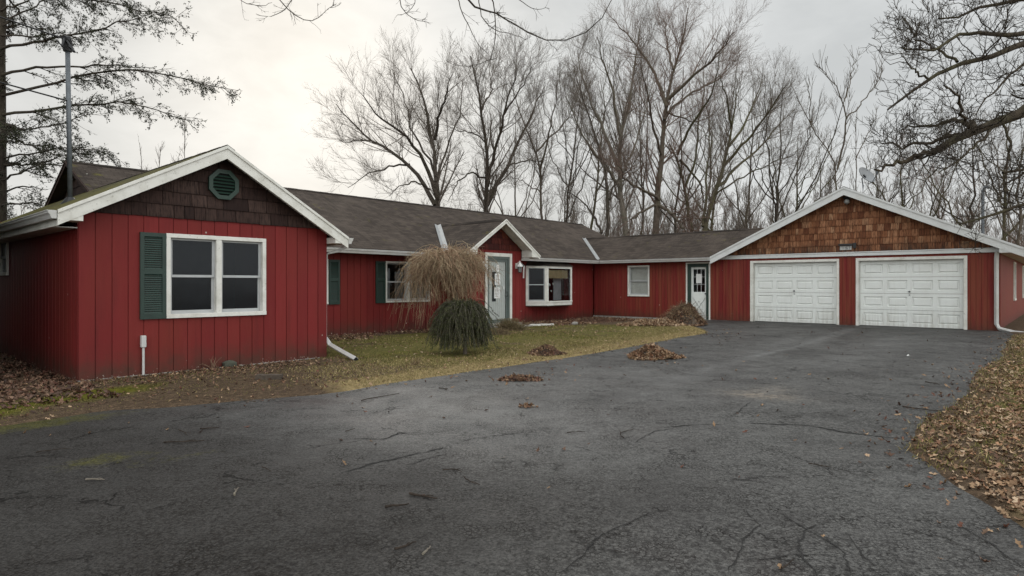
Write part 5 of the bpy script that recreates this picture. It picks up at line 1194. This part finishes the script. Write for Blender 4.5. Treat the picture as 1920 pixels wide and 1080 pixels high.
make_tree('bare_tree', 'slim bare tree just right of the dark crossing trunks', 'tree', gbase(1014, Y), [trunk_from(1014, Y, [(1015, 408), (1014, 330), (1005, 285), (985, 240), (968, 190), (955, 150)], .22, .04, dY=2),
    px_limb([(1014, 330), (1025, 270), (1040, 210), (1045, 150)], Y, -4, .15, .03), px_limb([(1005, 285), (1060, 230), (1085, 180)], Y, 4, .12, .03), px_limb([(1014, 360), (980, 340), (955, 330)], Y, 3, .08, .02)], rg(3), FINE(3.4), M['bark'], M['twig'], G_BACK, thin=THIN)
Y = 46
make_tree('bare_tree', 'pale barked bare tree where the long roof ends', 'tree', gbase(1182, Y), [trunk_from(1186, Y, [(1176, 437), (1166, 390), (1158, 342), (1160, 280), (1168, 230), (1185, 180), (1190, 110), (1200, 50)], .50, .05, dY=2),
    px_limb([(1160, 320), (1140, 262), (1110, 200), (1090, 140), (1085, 100)], Y, 4, .26, .04), px_limb([(1160, 345), (1125, 300), (1090, 250), (1060, 180)], Y, -4, .22, .04), px_limb([(1163, 255), (1150, 180), (1130, 110), (1120, 70)], Y, -5, .20, .04),
    px_limb([(1162, 330), (1190, 280), (1205, 220), (1225, 150)], Y, 5, .16, .04), px_limb([(1158, 350), (1185, 325), (1215, 300)], Y, 4, .12, .03)], rg(4), FINE(4.2, 10), M['bark_pale'], M['twig'], G_BACK, thin=THIN)
Y = 43
make_tree('bare_tree', 'dark leaning double trunk left of the pale barked tree', 'tree', gbase(1134, Y), [trunk_from(1133, Y, [(1136, 437), (1143, 375), (1140, 330), (1120, 270), (1100, 200), (1075, 130)], .30, .04, dY=3),
    px_limb([(1143, 375), (1155, 340), (1175, 325), (1200, 290)], Y, 3, .14, .03), px_limb([(1128, 437), (1110, 395), (1085, 370), (1055, 355)], Y, 4, .16, .03)], rg(5), FINE(3.6), M['bark_dark'], M['twig'], G_BACK, thin=THIN)
Y = 45
make_tree('bare_tree', 'tallest bare tree with a straight thick trunk and reddish crown', 'tree', gbase(1228, Y), [trunk_from(1226, Y, [(1228, 430), (1233, 360), (1240, 300), (1243, 240), (1252, 192), (1262, 130), (1284, 77), (1290, 15)], .55, .05, dY=1),
    px_limb([(1250, 200), (1232, 150), (1205, 100), (1170, 60), (1150, 35)], Y, 5, .24, .035), px_limb([(1254, 185), (1285, 155), (1320, 125), (1356, 90), (1375, 60)], Y, -5, .24, .035), px_limb([(1245, 225), (1275, 190), (1310, 165), (1350, 150), (1380, 110)], Y, 6, .18, .03),
    px_limb([(1240, 290), (1225, 240), (1215, 180), (1200, 120)], Y, -6, .18, .03), px_limb([(1236, 375), (1200, 355), (1170, 335), (1155, 300)], Y, -5, .20, .03), px_limb([(1230, 385), (1205, 395), (1185, 410), (1178, 436)], Y, -2, .16, .08),
    px_limb([(1234, 385), (1260, 400), (1285, 435)], Y, -2, .22, .12), px_limb([(1262, 130), (1250, 80), (1245, 30)], Y, 4, .16, .03), px_limb([(1250, 210), (1300, 230), (1340, 215)], Y, 4, .12, .03)], rg(6), FINE(3.8, 11), M['bark'], M['twig_red'], G_BACK, thin=THIN)
Y = 48
make_tree('bare_tree', 'mossy curved trunk right of the tallest tree', 'tree', gbase(1297, Y), [trunk_from(1300, Y, [(1297, 430), (1288, 375), (1278, 320), (1268, 285), (1255, 270)], .34, .10, dY=0),
    px_limb([(1275, 300), (1295, 320), (1315, 345), (1320, 380)], Y, 2, .16, .10), px_limb([(1270, 290), (1292, 240), (1325, 195), (1345, 150), (1350, 95)], Y, -5, .20, .035), px_limb([(1285, 350), (1305, 300), (1310, 240), (1320, 170), (1318, 120)], Y, 5, .18, .035)], rg(7), FINE(4.0, 10), M['bark_moss'], M['twig_red'], G_BACK, thin=THIN)
Y = 44
make_tree('bare_tree', 'leaning mossy tree that fans out to the right above the link roof', 'tree', gbase(1312, Y), [trunk_from(1308, Y, [(1318, 427), (1338, 370), (1352, 329), (1365, 275), (1376, 220), (1380, 165)], .42, .05, dY=0),
    px_limb([(1345, 350), (1375, 320), (1415, 285), (1455, 240), (1490, 205)], Y, 5, .20, .03), px_limb([(1358, 310), (1395, 270), (1430, 225), (1460, 180), (1475, 160)], Y, -5, .20, .03), px_limb([(1365, 275), (1395, 235), (1420, 180), (1430, 140)], Y, 5, .18, .03), px_limb([(1318, 425), (1325, 370), (1325, 320), (1335, 270), (1330, 210)], Y, 5, .20, .03),
    px_limb([(1340, 365), (1385, 335), (1440, 310), (1490, 290)], Y, -4, .12, .025), px_limb([(1372, 240), (1365, 190), (1350, 140)], Y, -4, .14, .03)], rg(8), FINE(4.0, 11), M['bark_moss'], M['twig'], G_BACK, thin=THIN)
Y = 36
ash = [dict(per=6, t0=.25, L=1.9, ang=.75, K=6, trop=.45, jit=.05, rmin=.016), dict(per=3.0, t0=.2, L=.9, ang=.8, K=4, trop=.4, jit=.06, rmin=.012)]
make_tree('bare_tree', 'slender sparse young tree behind the garage peak', 'tree', gbase(1570, Y), [trunk_from(1570, Y, [(1570, 350), (1570, 318), (1560, 295), (1544, 268), (1520, 232), (1500, 200), (1487, 165)], .13, .025, dY=1),
    px_limb([(1570, 318), (1580, 280), (1587, 239), (1583, 190), (1562, 155), (1536, 125)], Y, -2, .10, .022), px_limb([(1583, 190), (1595, 160), (1600, 110)], Y, 2, .06, .02), px_limb([(1587, 220), (1625, 185), (1650, 150), (1652, 125)], Y, 2, .07, .02), px_limb([(1520, 232), (1518, 180), (1515, 140)], Y, -1, .05, .02)], rg(9), ash, M['bark'], M['bark'], G_BACK, thin=THIN)
make_tree('bare_tree', 'second slender young tree close behind the satellite dish', 'tree', gbase(1606, Y+3), [trunk_from(1606, Y+3, [(1606, 340), (1604, 290), (1603, 240), (1608, 200)], .10, .02), px_limb([(1604, 300), (1620, 260), (1640, 225), (1645, 200)], Y+3, 2, .06, .02)], rg(10), ash, M['bark'], M['bark'], G_BACK, thin=THIN)

# generic trees of the wood's edge
def wild(px, Y, ytop, seed, label, spread=.30, r=.22, mat='bark', tw='twig', per=8):
    rng = rg(seed); g = gbase(px, Y); H = CAMZ+(HOR-ytop)/F_PX*Y; n = 5; lean = rng.normal(0, .05, 2)
    tr = np.array([[g[0]+lean[0]*H*t, g[1]+lean[1]*H*t, H*t] for t in np.linspace(0, .97, 6)]); limbs = [(tr, r, .03, .10)]
    for i in range(rng.integers(6, 9)):
        t = rng.uniform(.22, .7); p0 = np.array([np.interp(t, np.linspace(0, .97, 6), tr[:, j]) for j in range(3)]); a = rng.uniform(0, 6.283); o = np.array([math.cos(a), math.sin(a), 0]); L = H*(1-t)*rng.uniform(.7, 1.0); s = spread*rng.uniform(.6, 1.4)
        limbs.append((np.array([p0, p0+o*L*s*.45+UP*L*.28, p0+o*L*s*.8+UP*L*.62, p0+o*L*s+UP*L*.97]), r*(1-t)*.7, .025, .08))
    make_tree('bare_tree', label, 'tree', g, limbs, rng, FINE(H*.17, per, k=.52, rmin=.0085), M[mat], M[tw], G_BACK, thin=.75)
WILD = [(962, 56, 200, 'thin bare tree in the gap right of the dark crossing trunks'), (1048, 54, 120, 'bare tree behind the slim one, fourth trunk row'), (1098, 58, 130, 'grey bare tree behind the end of the long roof'), (1208, 60, 60, 'tall thin bare tree between the pale tree and the tallest tree'),
        (1262, 58, 110, 'bare tree close behind the tallest one on its right'), (1345, 60, 110, 'bare tree standing behind the mossy fan tree'), (1398, 52, 150, 'bushy bare tree above the link roof ridge'), (1446, 50, 170, 'bare tree behind the left slope of the garage gable'),
        (1490, 56, 250, 'lower bare tree left of the slender young pair'), (1540, 60, 290, 'low bare tree just left of the garage peak'), (1650, 54, 290, 'low bare tree right of the satellite dish'), (1705, 50, 270, 'bare tree behind the right slope of the garage gable'),
        (1765, 52, 300, 'reddish bare tree behind the right garage slope'), (1812, 46, 230, 'bare tree with many upright shoots beside the roof pipe'), (1868, 44, 200, 'bare tree between roof pipe and right edge'), (1908, 42, 180, 'dark trunked bare tree at the right edge')]
for i, (px, Y, yt, lab) in enumerate(WILD):
    wild(px, Y, yt, 200+i, lab, spread=.46 if i % 3 else .34, r=.16+.03*(i % 3), mat=['bark', 'bark_dark', 'bark_moss'][i % 3], tw='twig_red' if i in (4, 5, 12, 13) else 'twig', per=8)
for px, Y, yt, lab, s in ((268, 24, 268, 'thin sapling behind the left end of the front gable roof', 301), (352, 27, 222, 'tall thin sapling just left of the front gable peak', 302), (300, 22, 275, 'twiggy sapling between the other two behind the front gable', 303)):
    rng = rg(s); g = gbase(px, Y); H = CAMZ+(HOR-yt)/F_PX*Y; limbs = [(np.array([[g[0]+.02*H*math.sin(t*5+s), g[1], H*t] for t in np.linspace(0, 1, 7)]), .03, .008, .03)]
    for k in range(4): t = .5+.1*k; p0 = limbs[0][0][int(t*6)]; a = rng.uniform(0, 6.28); limbs.append((np.array([p0, p0+[.25*math.cos(a), .25*math.sin(a), .45], p0+[.4*math.cos(a), .4*math.sin(a), 1.0]]), .014, .006, .02))
    make_tree('sapling', lab, 'tree', g, limbs, rng, [dict(per=9, t0=.4, L=.7, ang=.6, K=5, trop=.4, jit=.1, rmin=.006), dict(per=4, t0=.2, L=.3, ang=.6, K=4, trop=.3, jit=.1, rmin=.005)], M['bark'], M['twig'], 'saplings behind the front gable')

# far wood as one mass
def far_wood():
    rng = rg(77); n = 390; px = np.concatenate([rng.uniform(700, 2500, 320), rng.uniform(-700, 420, 70)]); Y = rng.uniform(66, 110, n); x = (px-960)/F_PX*Y; H = rng.uniform(8, 13.5, n)*(Y/80)*np.where(px < 1000, .75, 1)
    K = 8; P = np.zeros((n, K, 3)); t = np.linspace(0, 1, K); P[..., 0] = x[:, None]+rng.normal(0, .06, (n, 1))*H[:, None]*t; P[..., 1] = Y[:, None]; P[..., 2] = H[:, None]*t; P[:, 1:] += rng.normal(0, .12, (n, K-1, 3))
    Rr = rng.uniform(.09, .2, n)[:, None]*np.linspace(1, .15, K); parts = [tubes(P, Rr, 5)]
    c, r = spawn(P, Rr, rng, 13, .12, 3.4, .6, 5, .35, .12, .03); parts.append(tubes(c, r, 3)); c2, r2 = spawn(c, r, rng, 5, .2, 1.7, .6, 4, .3, .14, .02); parts.append(tubes(c2, r2, 3)); c3, r3 = spawn(c2, r2, rng, 2.2, .2, .9, .6, 3, .3, .14, .014); parts.append(tubes(c3, r3, 3))
    V, F = merge(parts); tag(npmesh('far_wood', V, F, M['twig']), 'grey brown leafless wood filling the skyline behind the trees', 'wood', kind='stuff')
    # undergrowth
    n = 7200; px = np.concatenate([rng.uniform(700, 1400, 2200), rng.uniform(1400, 2300, 4000), rng.uniform(-500, 400, 1000)]); Y = rng.uniform(44, 64, n); K = 5; P = np.zeros((n, K, 3)); P[:, 0] = np.stack([(px-960)/F_PX*Y, Y, 0*Y], -1); d = unit(np.stack([rng.normal(0, .35, n), rng.normal(0, .35, n), np.ones(n)], -1)); L = rng.uniform(3, 6.5, n)
    for k in range(1, K): d = unit(d+rng.normal(0, .15, (n, 3))); P[:, k] = P[:, k-1]+d*(L/(K-1))[:, None]
    Rr = np.linspace(.022, .008, K)[None].repeat(n, 0); c, r = spawn(P, Rr, rng, 5, .2, 1.1, .6, 4, .2, .15, .009); V, F = merge([tubes(P, Rr, 3), tubes(c, r, 3)])
    tag(npmesh('undergrowth', V, F, M['twig_red']), 'brown brushwood tangle between the trees behind the house', 'brush', kind='stuff')
far_wood()

# ---- the big oak at the right whose limbs reach into the picture
def right_oak():
    rng = rg(60); base = np.array([15.2, 13.2, 0.]); b = lambda x, y, Y: at(x, y, Y)
    tr = [(np.array([base, base+[.05, 0, 1.6], base+[-.1, .05, 3.4], base+[.0, .1, 6], base+[.2, .2, 9.5]]), .50, .20, .04)]
    main = [base+[-.1, .05, 3.6], b(2010, 130, 13.0), b(1960, 180, 12.8), b(1915, 210, 12.6), b(1870, 238, 12.4), b(1825, 244, 12.2), b(1785, 265, 12.0), b(1745, 288, 11.8)]
    L = tr+[(np.array(main), .26, .07, .02), (np.array([b(1745, 288, 11.8), b(1700, 298, 11.6), b(1665, 312, 11.4), b(1640, 318, 11.2)]), .06, .02, .03),
            (np.array([b(1830, 243, 12.2), b(1815, 228, 12.6), b(1780, 228, 13.2), b(1745, 240, 13.6), b(1700, 235, 14)]), .07, .02, .03),
            (np.array([b(1800, 255, 12.1), b(1755, 262, 12.6), b(1700, 275, 13), b(1650, 268, 13.3)]), .055, .015, .03), (np.array([b(1825, 244, 12.2), b(1800, 215, 11.6), b(1798, 180, 11.2), b(1770, 160, 10.9)]), .05, .015, .03),
            (np.array([b(1860, 240, 12.3), b(1838, 262, 12.0), b(1800, 300, 11.6), b(1760, 325, 11.2)]), .035, .012, .02), (np.array([b(1880, 232, 12.4), b(1895, 270, 12.2), b(1885, 330, 12.0), b(1868, 380, 11.8)]), .03, .01, .02)]
    up = lambda p: [np.array(q) for q in p]
    L += [(np.array([base+[0, .1, 5.4], b(2000, 60, 12.6), b(1920, 82, 12.2), b(1880, 96, 12.0), b(1830, 113, 11.8), b(1795, 116, 11.7), b(1740, 148, 11.5), b(1700, 175, 11.3), b(1665, 205, 11.1)]), .15, .02, .02),
          (np.array([b(1920, 62, 12.4), b(1870, 66, 12.0), b(1835, 64, 11.8), b(1800, 62, 11.6), b(1775, 78, 11.4), b(1755, 96, 11.2), b(1715, 95, 11), b(1690, 90, 10.8)]), .06, .014, .02),
          (np.array([base+[.05, .1, 6.2], b(2010, -20, 12.8), b(1920, 6, 12.6), b(1885, 2, 12.4), b(1840, 10, 12.2), b(1800, 30, 12), b(1760, 35, 11.8)]), .12, .016, .03),
          (np.array([base+[.1, .1, 6.8], b(1980, -60, 12), b(1900, -40, 11.6), b(1840, -20, 11.3), b(1780, 0, 11)]), .10, .02, .03),
          (np.array([b(1960, 70, 12.3), b(1915, 120, 12.0), b(1880, 150, 11.8), b(1850, 190, 11.6), b(1830, 215, 11.5)]), .04, .012, .03),
          (np.array([b(1795, 116, 11.7), b(1760, 92, 12.1), b(1725, 80, 12.4), b(1700, 52, 12.7)]), .035, .01, .03), (np.array([b(1740, 148, 11.5), b(1710, 130, 11.2), b(1690, 105, 10.9)]), .025, .008, .02),
          (np.array([base+[-.05, 0, 2.2], b(2010, 350, 13.0), b(1930, 382, 12.8), b(1885, 393, 12.6), b(1845, 412, 12.4), b(1800, 420, 12.2)]), .10, .02, .01),
          (np.array([base+[-.05, 0, 2.6], b(2000, 300, 12.2), b(1925, 318, 12.0), b(1880, 324, 11.9)]), .055, .03, .008), (np.array([b(1925, 320, 12.0), b(1905, 335, 12.05), b(1885, 345, 12.1)]), .03, .016, .005)]
    oak = [dict(per=10, t0=.20, L=1.25, ang=.95, K=7, trop=.26, jit=.28, rmin=.008, rk=.38), dict(per=6.5, t0=.12, L=.55, ang=.9, K=5, trop=.24, jit=.28, rmin=.0055), dict(per=3.5, t0=.12, L=.24, ang=.8, K=4, trop=.2, jit=.22, rmin=.0048)]
    make_tree('oak_tree', 'gnarled bare oak whose mossy limbs reach in from the right edge', 'tree', base, L, rng, oak, M['bark_oak'], M['bark_dark'], None, 9, thin=.82)
right_oak()
# ---- the tree overhead: trunk behind the camera, twigs hanging into the top of the picture
def overhead():
    rng = rg(61); base = np.array([5.6, -2.2, 0.]); b = at; Y = 5.4
    L = [(np.array([base, base+[0, .05, 2], base+[-.1, .2, 4.2], base+[-.5, 1.0, 5.5]]), .28, .16, .03), (np.array([base+[-.2, .4, 4.6], [4.2, 1.5, 5.4], [2.2, 4.0, 5.6], [0.6, 5.2, 5.1], [-.8, 5.6, 4.9], [-2.6, 5.6, 4.9]]), .12, .015, .02),
         (np.array([b(850, -90, Y), b(862, -5, Y), b(893, 18, Y), b(930, 22, Y+.3), b(965, 45, Y), b(995, 68, Y-.1), b(1030, 80, Y-.1), b(1068, 80, Y-.2), b(1105, 62, Y-.2), b(1138, 33, Y-.3), b(1149, -5, Y-.3)]), .010, .0035, .004),
         (np.array([b(905, -40, Y), b(928, 8, Y), b(930, 60, Y+.05), b(925, 95, Y+.1), b(915, 122, Y+.1), b(900, 165, Y+.15)]), .007, .002, .003), (np.array([b(850, -30, Y+.2), b(866, 20, Y+.2), b(882, 55, Y+.2), b(895, 82, Y+.3), b(915, 100, Y+.3)]), .006, .002, .003),
         (np.array([b(895, -20, Y-.2), b(903, 35, Y-.2), b(930, 60, Y-.2), b(960, 62, Y-.1), b(985, 75, Y)]), .005, .002, .003), (np.array([b(720, -60, Y), b(750, -10, Y), b(752, 15, Y+.1), b(770, 35, Y+.1), b(805, 43, Y+.2)]), .006, .002, .003),
         (np.array([b(770, -30, Y+.2), b(780, 5, Y+.2), b(765, 25, Y+.3), b(745, 28, Y+.3)]), .004, .0018, .003), (np.array([b(470, -60, Y), b(515, -15, Y), b(535, 15, Y), b(565, 38, Y+.1), b(590, 42, Y+.1), b(608, 20, Y+.2), b(630, 8, Y+.2)]), .006, .002, .003),
         (np.array([b(560, -50, Y+.1), b(550, 0, Y+.1), b(525, 25, Y+.1), b(500, 33, Y+.1), b(480, 26, Y+.1)]), .005, .0018, .003), (np.array([b(420, -40, Y+.2), b(455, 5, Y+.2), b(490, 12, Y+.2), b(510, 5, Y+.3)]), .004, .0018, .003),
         (np.array([b(940, -30, Y), b(975, 2, Y), b(1000, 18, Y+.1), b(1030, 16, Y+.2)]), .004, .0018, .003), (np.array([b(930, 110, Y+.1), b(880, 125, Y+.2), b(850, 122, Y+.2), b(835, 112, Y+.2)]), .003, .0015, .003)]
    tw = [dict(per=5, t0=.30, L=.16, ang=.75, K=5, trop=.05, jit=.16, rmin=.0018), dict(per=2.4, t0=.3, L=.07, ang=.7, K=3, trop=.1, jit=.15, rmin=.0014)]
    make_tree('overhanging_tree', 'bare tree whose thin twigs hang into the top of the view', 'tree', base, L, rng, tw, M['bark_dark'], M['bark_dark'], None, 6)
overhead()
# ---- hemlock at the left edge
NC = [(.020, .028, .012), (.032, .040, .016), (.014, .020, .010), (.045, .050, .022)]
def hemlock():
    rng = rg(62); Y = 21.0; base = gbase(-4, Y); b = at; H = 17
    L = [(np.array([base, base+[0, 0, 5], base+[0, .1, 10], base+[.05, .1, H]]), .30, .05, .02)]
    px = [[(0, 216), (70, 206), (133, 200), (233, 192), (267, 198), (310, 212), (352, 226)], [(0, 180), (70, 160), (133, 147), (227, 127), (277, 133), (333, 147), (400, 160), (447, 170)], [(0, 142), (50, 128), (100, 126), (160, 121), (230, 124), (290, 128)],
          [(0, 92), (50, 82), (100, 72), (183, 58), (240, 37), (285, 25)], [(0, 66), (60, 68), (110, 60), (170, 80)], [(0, 50), (50, 15), (90, 0), (150, -20)], [(0, 20), (60, 0), (100, -10)], [(0, 310), (60, 308), (120, 311), (165, 300)],
          [(0, 297), (70, 285), (133, 276), (190, 282), (225, 300)], [(0, 340), (50, 318), (100, 298), (150, 280)], [(0, 360), (40, 350), (90, 355)], [(0, 245), (50, 240), (110, 235), (170, 215)], [(0, 262), (40, 268), (80, 280), (100, 290)], [(0, -20), (120, -10), (220, 10), (330, 30), (350, 60)], [(0, -60), (150, -70), (300, -30)], [(0, 385), (50, 380), (80, 384)]]
    for i, p in enumerate(px): L.append(px_limb(p, Y, rng.uniform(-3.5, 2.0), .052 if i < 4 else .036, .008, .03))
    for i in range(26):
        a = rng.uniform(1.2, 5.6); z = rng.uniform(2.5, 15); o = np.array([math.cos(a), math.sin(a), 0]); l = rng.uniform(2.5, 5); p0 = base+[0, 0, z]; L.append((np.array([p0, p0+o*l*.4+UP*.3, p0+o*l*.8+UP*.1, p0+o*l-UP*.3]), .05, .01, .03))
    lv = [dict(per=13, t0=.15, L=1.1, ang=.75, K=7, trop=-.10, jit=.10, rmin=.006, flat=.5), dict(per=8, t0=.15, L=.42, ang=.7, K=5, trop=-.12, jit=.12, rmin=.0045), dict(per=3.5, t0=.1, L=.18, ang=.6, K=4, trop=-.12, jit=.12, rmin=.003)]
    make_tree('hemlock_tree', 'dark hemlock at the left edge with drooping needled branches', 'tree', base, L, rng, lv, M['bark_dark'], M['bark_dark'], None, 8, leafy=(48000, NC, .050))
hemlock()
# unseen evergreens, added off-frame to shade the side wall
for k, (x, y) in enumerate(((-9.0, 7.9), (-10.7, 9.5), (-12.5, 11.1), (-14.4, 12.8))):
    rng = rg(70+k); base = np.array([x, y, 0.]); H = 7.5; L = [(np.array([base, base+[0, 0, H*.5], base+[0, 0, H]]), .2, .03, .02)]
    for i in range(70):
        z = rng.uniform(.3, H*.95); a = rng.uniform(0, 6.283); l = (1-z/H)*1.25+.35; o = np.array([math.cos(a), math.sin(a), 0]); p0 = base+[0, 0, z]; L.append((np.array([p0, p0+o*l*.5+UP*.1, p0+o*l-UP*.35]), .03, .008, .02))
    lv = [dict(per=7, t0=.2, L=.7, ang=.7, K=5, trop=-.1, jit=.1, rmin=.008), dict(per=4, t0=.2, L=.35, ang=.7, K=4, trop=-.1, jit=.1, rmin=.006), dict(per=2, t0=.2, L=.2, ang=.7, K=3, trop=-.1, jit=.1, rmin=.005)]
    make_tree('spruce_tree', ['dense dark spruce shading the side wall, nearest the wing corner', 'dense dark spruce shading the side wall, second from the wing corner', 'dense dark spruce shading the side wall, third from the wing corner', 'dense dark spruce shading the side wall, farthest back'][k], 'tree', base, L, rng, lv, M['bark_dark'], M['bark_dark'], 'spruces beside the front wing', 6, leafy=(95000, NC, .15))

# ------------------------------------------------------------------ service cables and their pole
def hpt(u, w, z): x, y = uw2xy(u, w); return np.array([x, y, z])
pole = np.array([-17.0, 3.0, 0]); e = empty('utility_pole', tuple(pole), 0, 'wooden utility pole left of the view carrying the service cables', 'utility pole')
mb = MB(); mb.tube([(0, 0, -.2), (0, 0, 4), (0, 0, 9.4)], [.16, .14, .11], 12); mb.build('pole', M['bark'], e, smooth=True); mb = MB(); mb.box(-.9, .9, -.05, .05, 8.7, 8.82); mb.build('cross_arm', M['wood_grey'], e)
for k, (p, q, lab) in enumerate(((hpt(.53, 2.9, 5.80), pole+[0, .2, 9.0], 'upper black service cable running to the mast head'), (hpt(.60, 2.98, 4.72), pole+[.2, .1, 7.6], 'lower black cable fixed part way up the mast'))):
    mb = MB(); n = 16; mb.tube([p+(q-p)*t-np.array([0, 0, .35*4*t*(1-t)])-p for t in np.linspace(0, 1, n)], .014, 6); o = mb.build('service_cable', M['black']); o.location = p; tag(o, lab, 'cable', 'service cables')

# ------------------------------------------------------------------ sky, sun, camera
SUN_AZ, SUN_EL = math.atan2(-.33, 1.0), R(21)      # behind thin cloud, ahead and slightly left
sd = Vector((math.sin(SUN_AZ)*math.cos(SUN_EL), math.cos(SUN_AZ)*math.cos(SUN_EL), math.sin(SUN_EL)))
W = D.worlds.new('World'); SC.world = W; W.use_nodes = True; t = W.node_tree; t.nodes.clear(); nd = t.nodes.new; lk = t.links.new
out = nd('ShaderNodeOutputWorld'); bg = nd('ShaderNodeBackground'); bg.inputs[1].default_value = .1; lk(bg.outputs[0], out.inputs[0])
sky = nd('ShaderNodeTexSky'); sky.sky_type = 'NISHITA'; sky.sun_disc = False; sky.sun_elevation = SUN_EL; sky.sun_rotation = SUN_AZ; sky.air_density = 1; sky.dust_density = 4
tc = nd('ShaderNodeTexCoord')
mp = nd('ShaderNodeMapping'); mp.inputs['Scale'].default_value = (1, 1, 2.2); lk(tc.outputs['Generated'], mp.inputs[0])
def wmath(op, a, b, clamp=False):
    n = nd('ShaderNodeMath'); n.operation = op; n.use_clamp = clamp
    for i, v in enumerate((a, b)):
        if hasattr(v, 'links'): lk(v, n.inputs[i])
        else: n.inputs[i].default_value = v
    return n.outputs[0]
def wnoise(scale, detail, dist=0, rough=.55):
    n = nd('ShaderNodeTexNoise'); lk(mp.outputs[0], n.inputs['Vector']); n.inputs['Scale'].default_value = scale; n.inputs['Detail'].default_value = detail; n.inputs['Distortion'].default_value = dist; n.inputs['Roughness'].default_value = rough; return n.outputs[0]
n1 = wnoise(2.1, 5, .3); n2 = wnoise(6.0, 5, .4, .6)
cl = wmath('ADD', wmath('MULTIPLY', n1, .65), wmath('MULTIPLY', n2, .35))
cr = nd('ShaderNodeValToRGB'); lk(cl, cr.inputs[0]); cr.color_ramp.elements[0].position = .40; cr.color_ramp.elements[0].color = (6.0, 6.2, 6.22, 1); cr.color_ramp.elements[1].position = .60; cr.color_ramp.elements[1].color = (7.45, 7.62, 7.6, 1)
dv = nd('ShaderNodeVectorMath'); dv.operation = 'DOT_PRODUCT'; lk(tc.outputs['Generated'], dv.inputs[0]); dv.inputs[1].default_value = sd
gl = wmath('POWER', wmath('MAXIMUM', dv.outputs['Value'], 0), 26); gl2 = wmath('POWER', wmath('MAXIMUM', dv.outputs['Value'], 0), 5)
gm = wmath('ADD', wmath('MULTIPLY', wmath('MULTIPLY', gl, 1.3), n2), wmath('MULTIPLY', gl2, .05))
mx = nd('ShaderNodeMix'); mx.data_type = 'RGBA'; mx.blend_type = 'ADD'; mx.inputs[0].default_value = 1; lk(cr.outputs[0], mx.inputs[6])
sc = nd('ShaderNodeVectorMath'); sc.operation = 'SCALE'; sc.inputs[0].default_value = (1.15, 1.06, .88); lk(gm, sc.inputs['Scale']); lk(sc.outputs[0], mx.inputs[7])
# unseen sky behind the camera, to its right, brightened to light the walls
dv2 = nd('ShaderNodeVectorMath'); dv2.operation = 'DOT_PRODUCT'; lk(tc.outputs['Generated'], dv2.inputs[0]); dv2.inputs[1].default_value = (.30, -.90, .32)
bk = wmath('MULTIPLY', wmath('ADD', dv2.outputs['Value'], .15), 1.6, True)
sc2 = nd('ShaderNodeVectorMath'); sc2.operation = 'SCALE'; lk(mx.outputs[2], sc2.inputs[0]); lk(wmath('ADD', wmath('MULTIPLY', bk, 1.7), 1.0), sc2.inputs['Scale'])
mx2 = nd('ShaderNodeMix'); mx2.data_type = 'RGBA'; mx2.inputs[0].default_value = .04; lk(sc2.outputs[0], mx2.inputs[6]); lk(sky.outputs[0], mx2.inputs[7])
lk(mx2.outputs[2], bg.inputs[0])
su = D.lights.new('Sun', 'SUN'); su.energy = .6; su.angle = R(22); su.color = (1, .96, .90); so = D.objects.new('sun', su); COL.objects.link(so); so.rotation_euler = sd.to_track_quat('Z', 'Y').to_euler()
cam = D.cameras.new('Camera'); co = D.objects.new('camera', cam); COL.objects.link(co); co.location = (0, 0, CAMZ); co.rotation_euler = (R(90), 0, 0)
cam.sensor_width = 36; cam.lens = F_PX/1920*36; cam.shift_y = -(540-HOR)/1920; cam.clip_end = 1000; cam.clip_start = .05; SC.camera = co
SC.view_settings.view_transform = 'Standard'; SC.view_settings.look = 'None'; SC.view_settings.exposure = 0.0; SC.view_settings.gamma = 1
SC.cycles.max_bounces = 6; SC.cycles.diffuse_bounces = 2; SC.cycles.glossy_bounces = 3; SC.cycles.transparent_max_bounces = 8
print('verts', sum(len(o.data.vertices) for o in D.objects if o.type == 'MESH'))
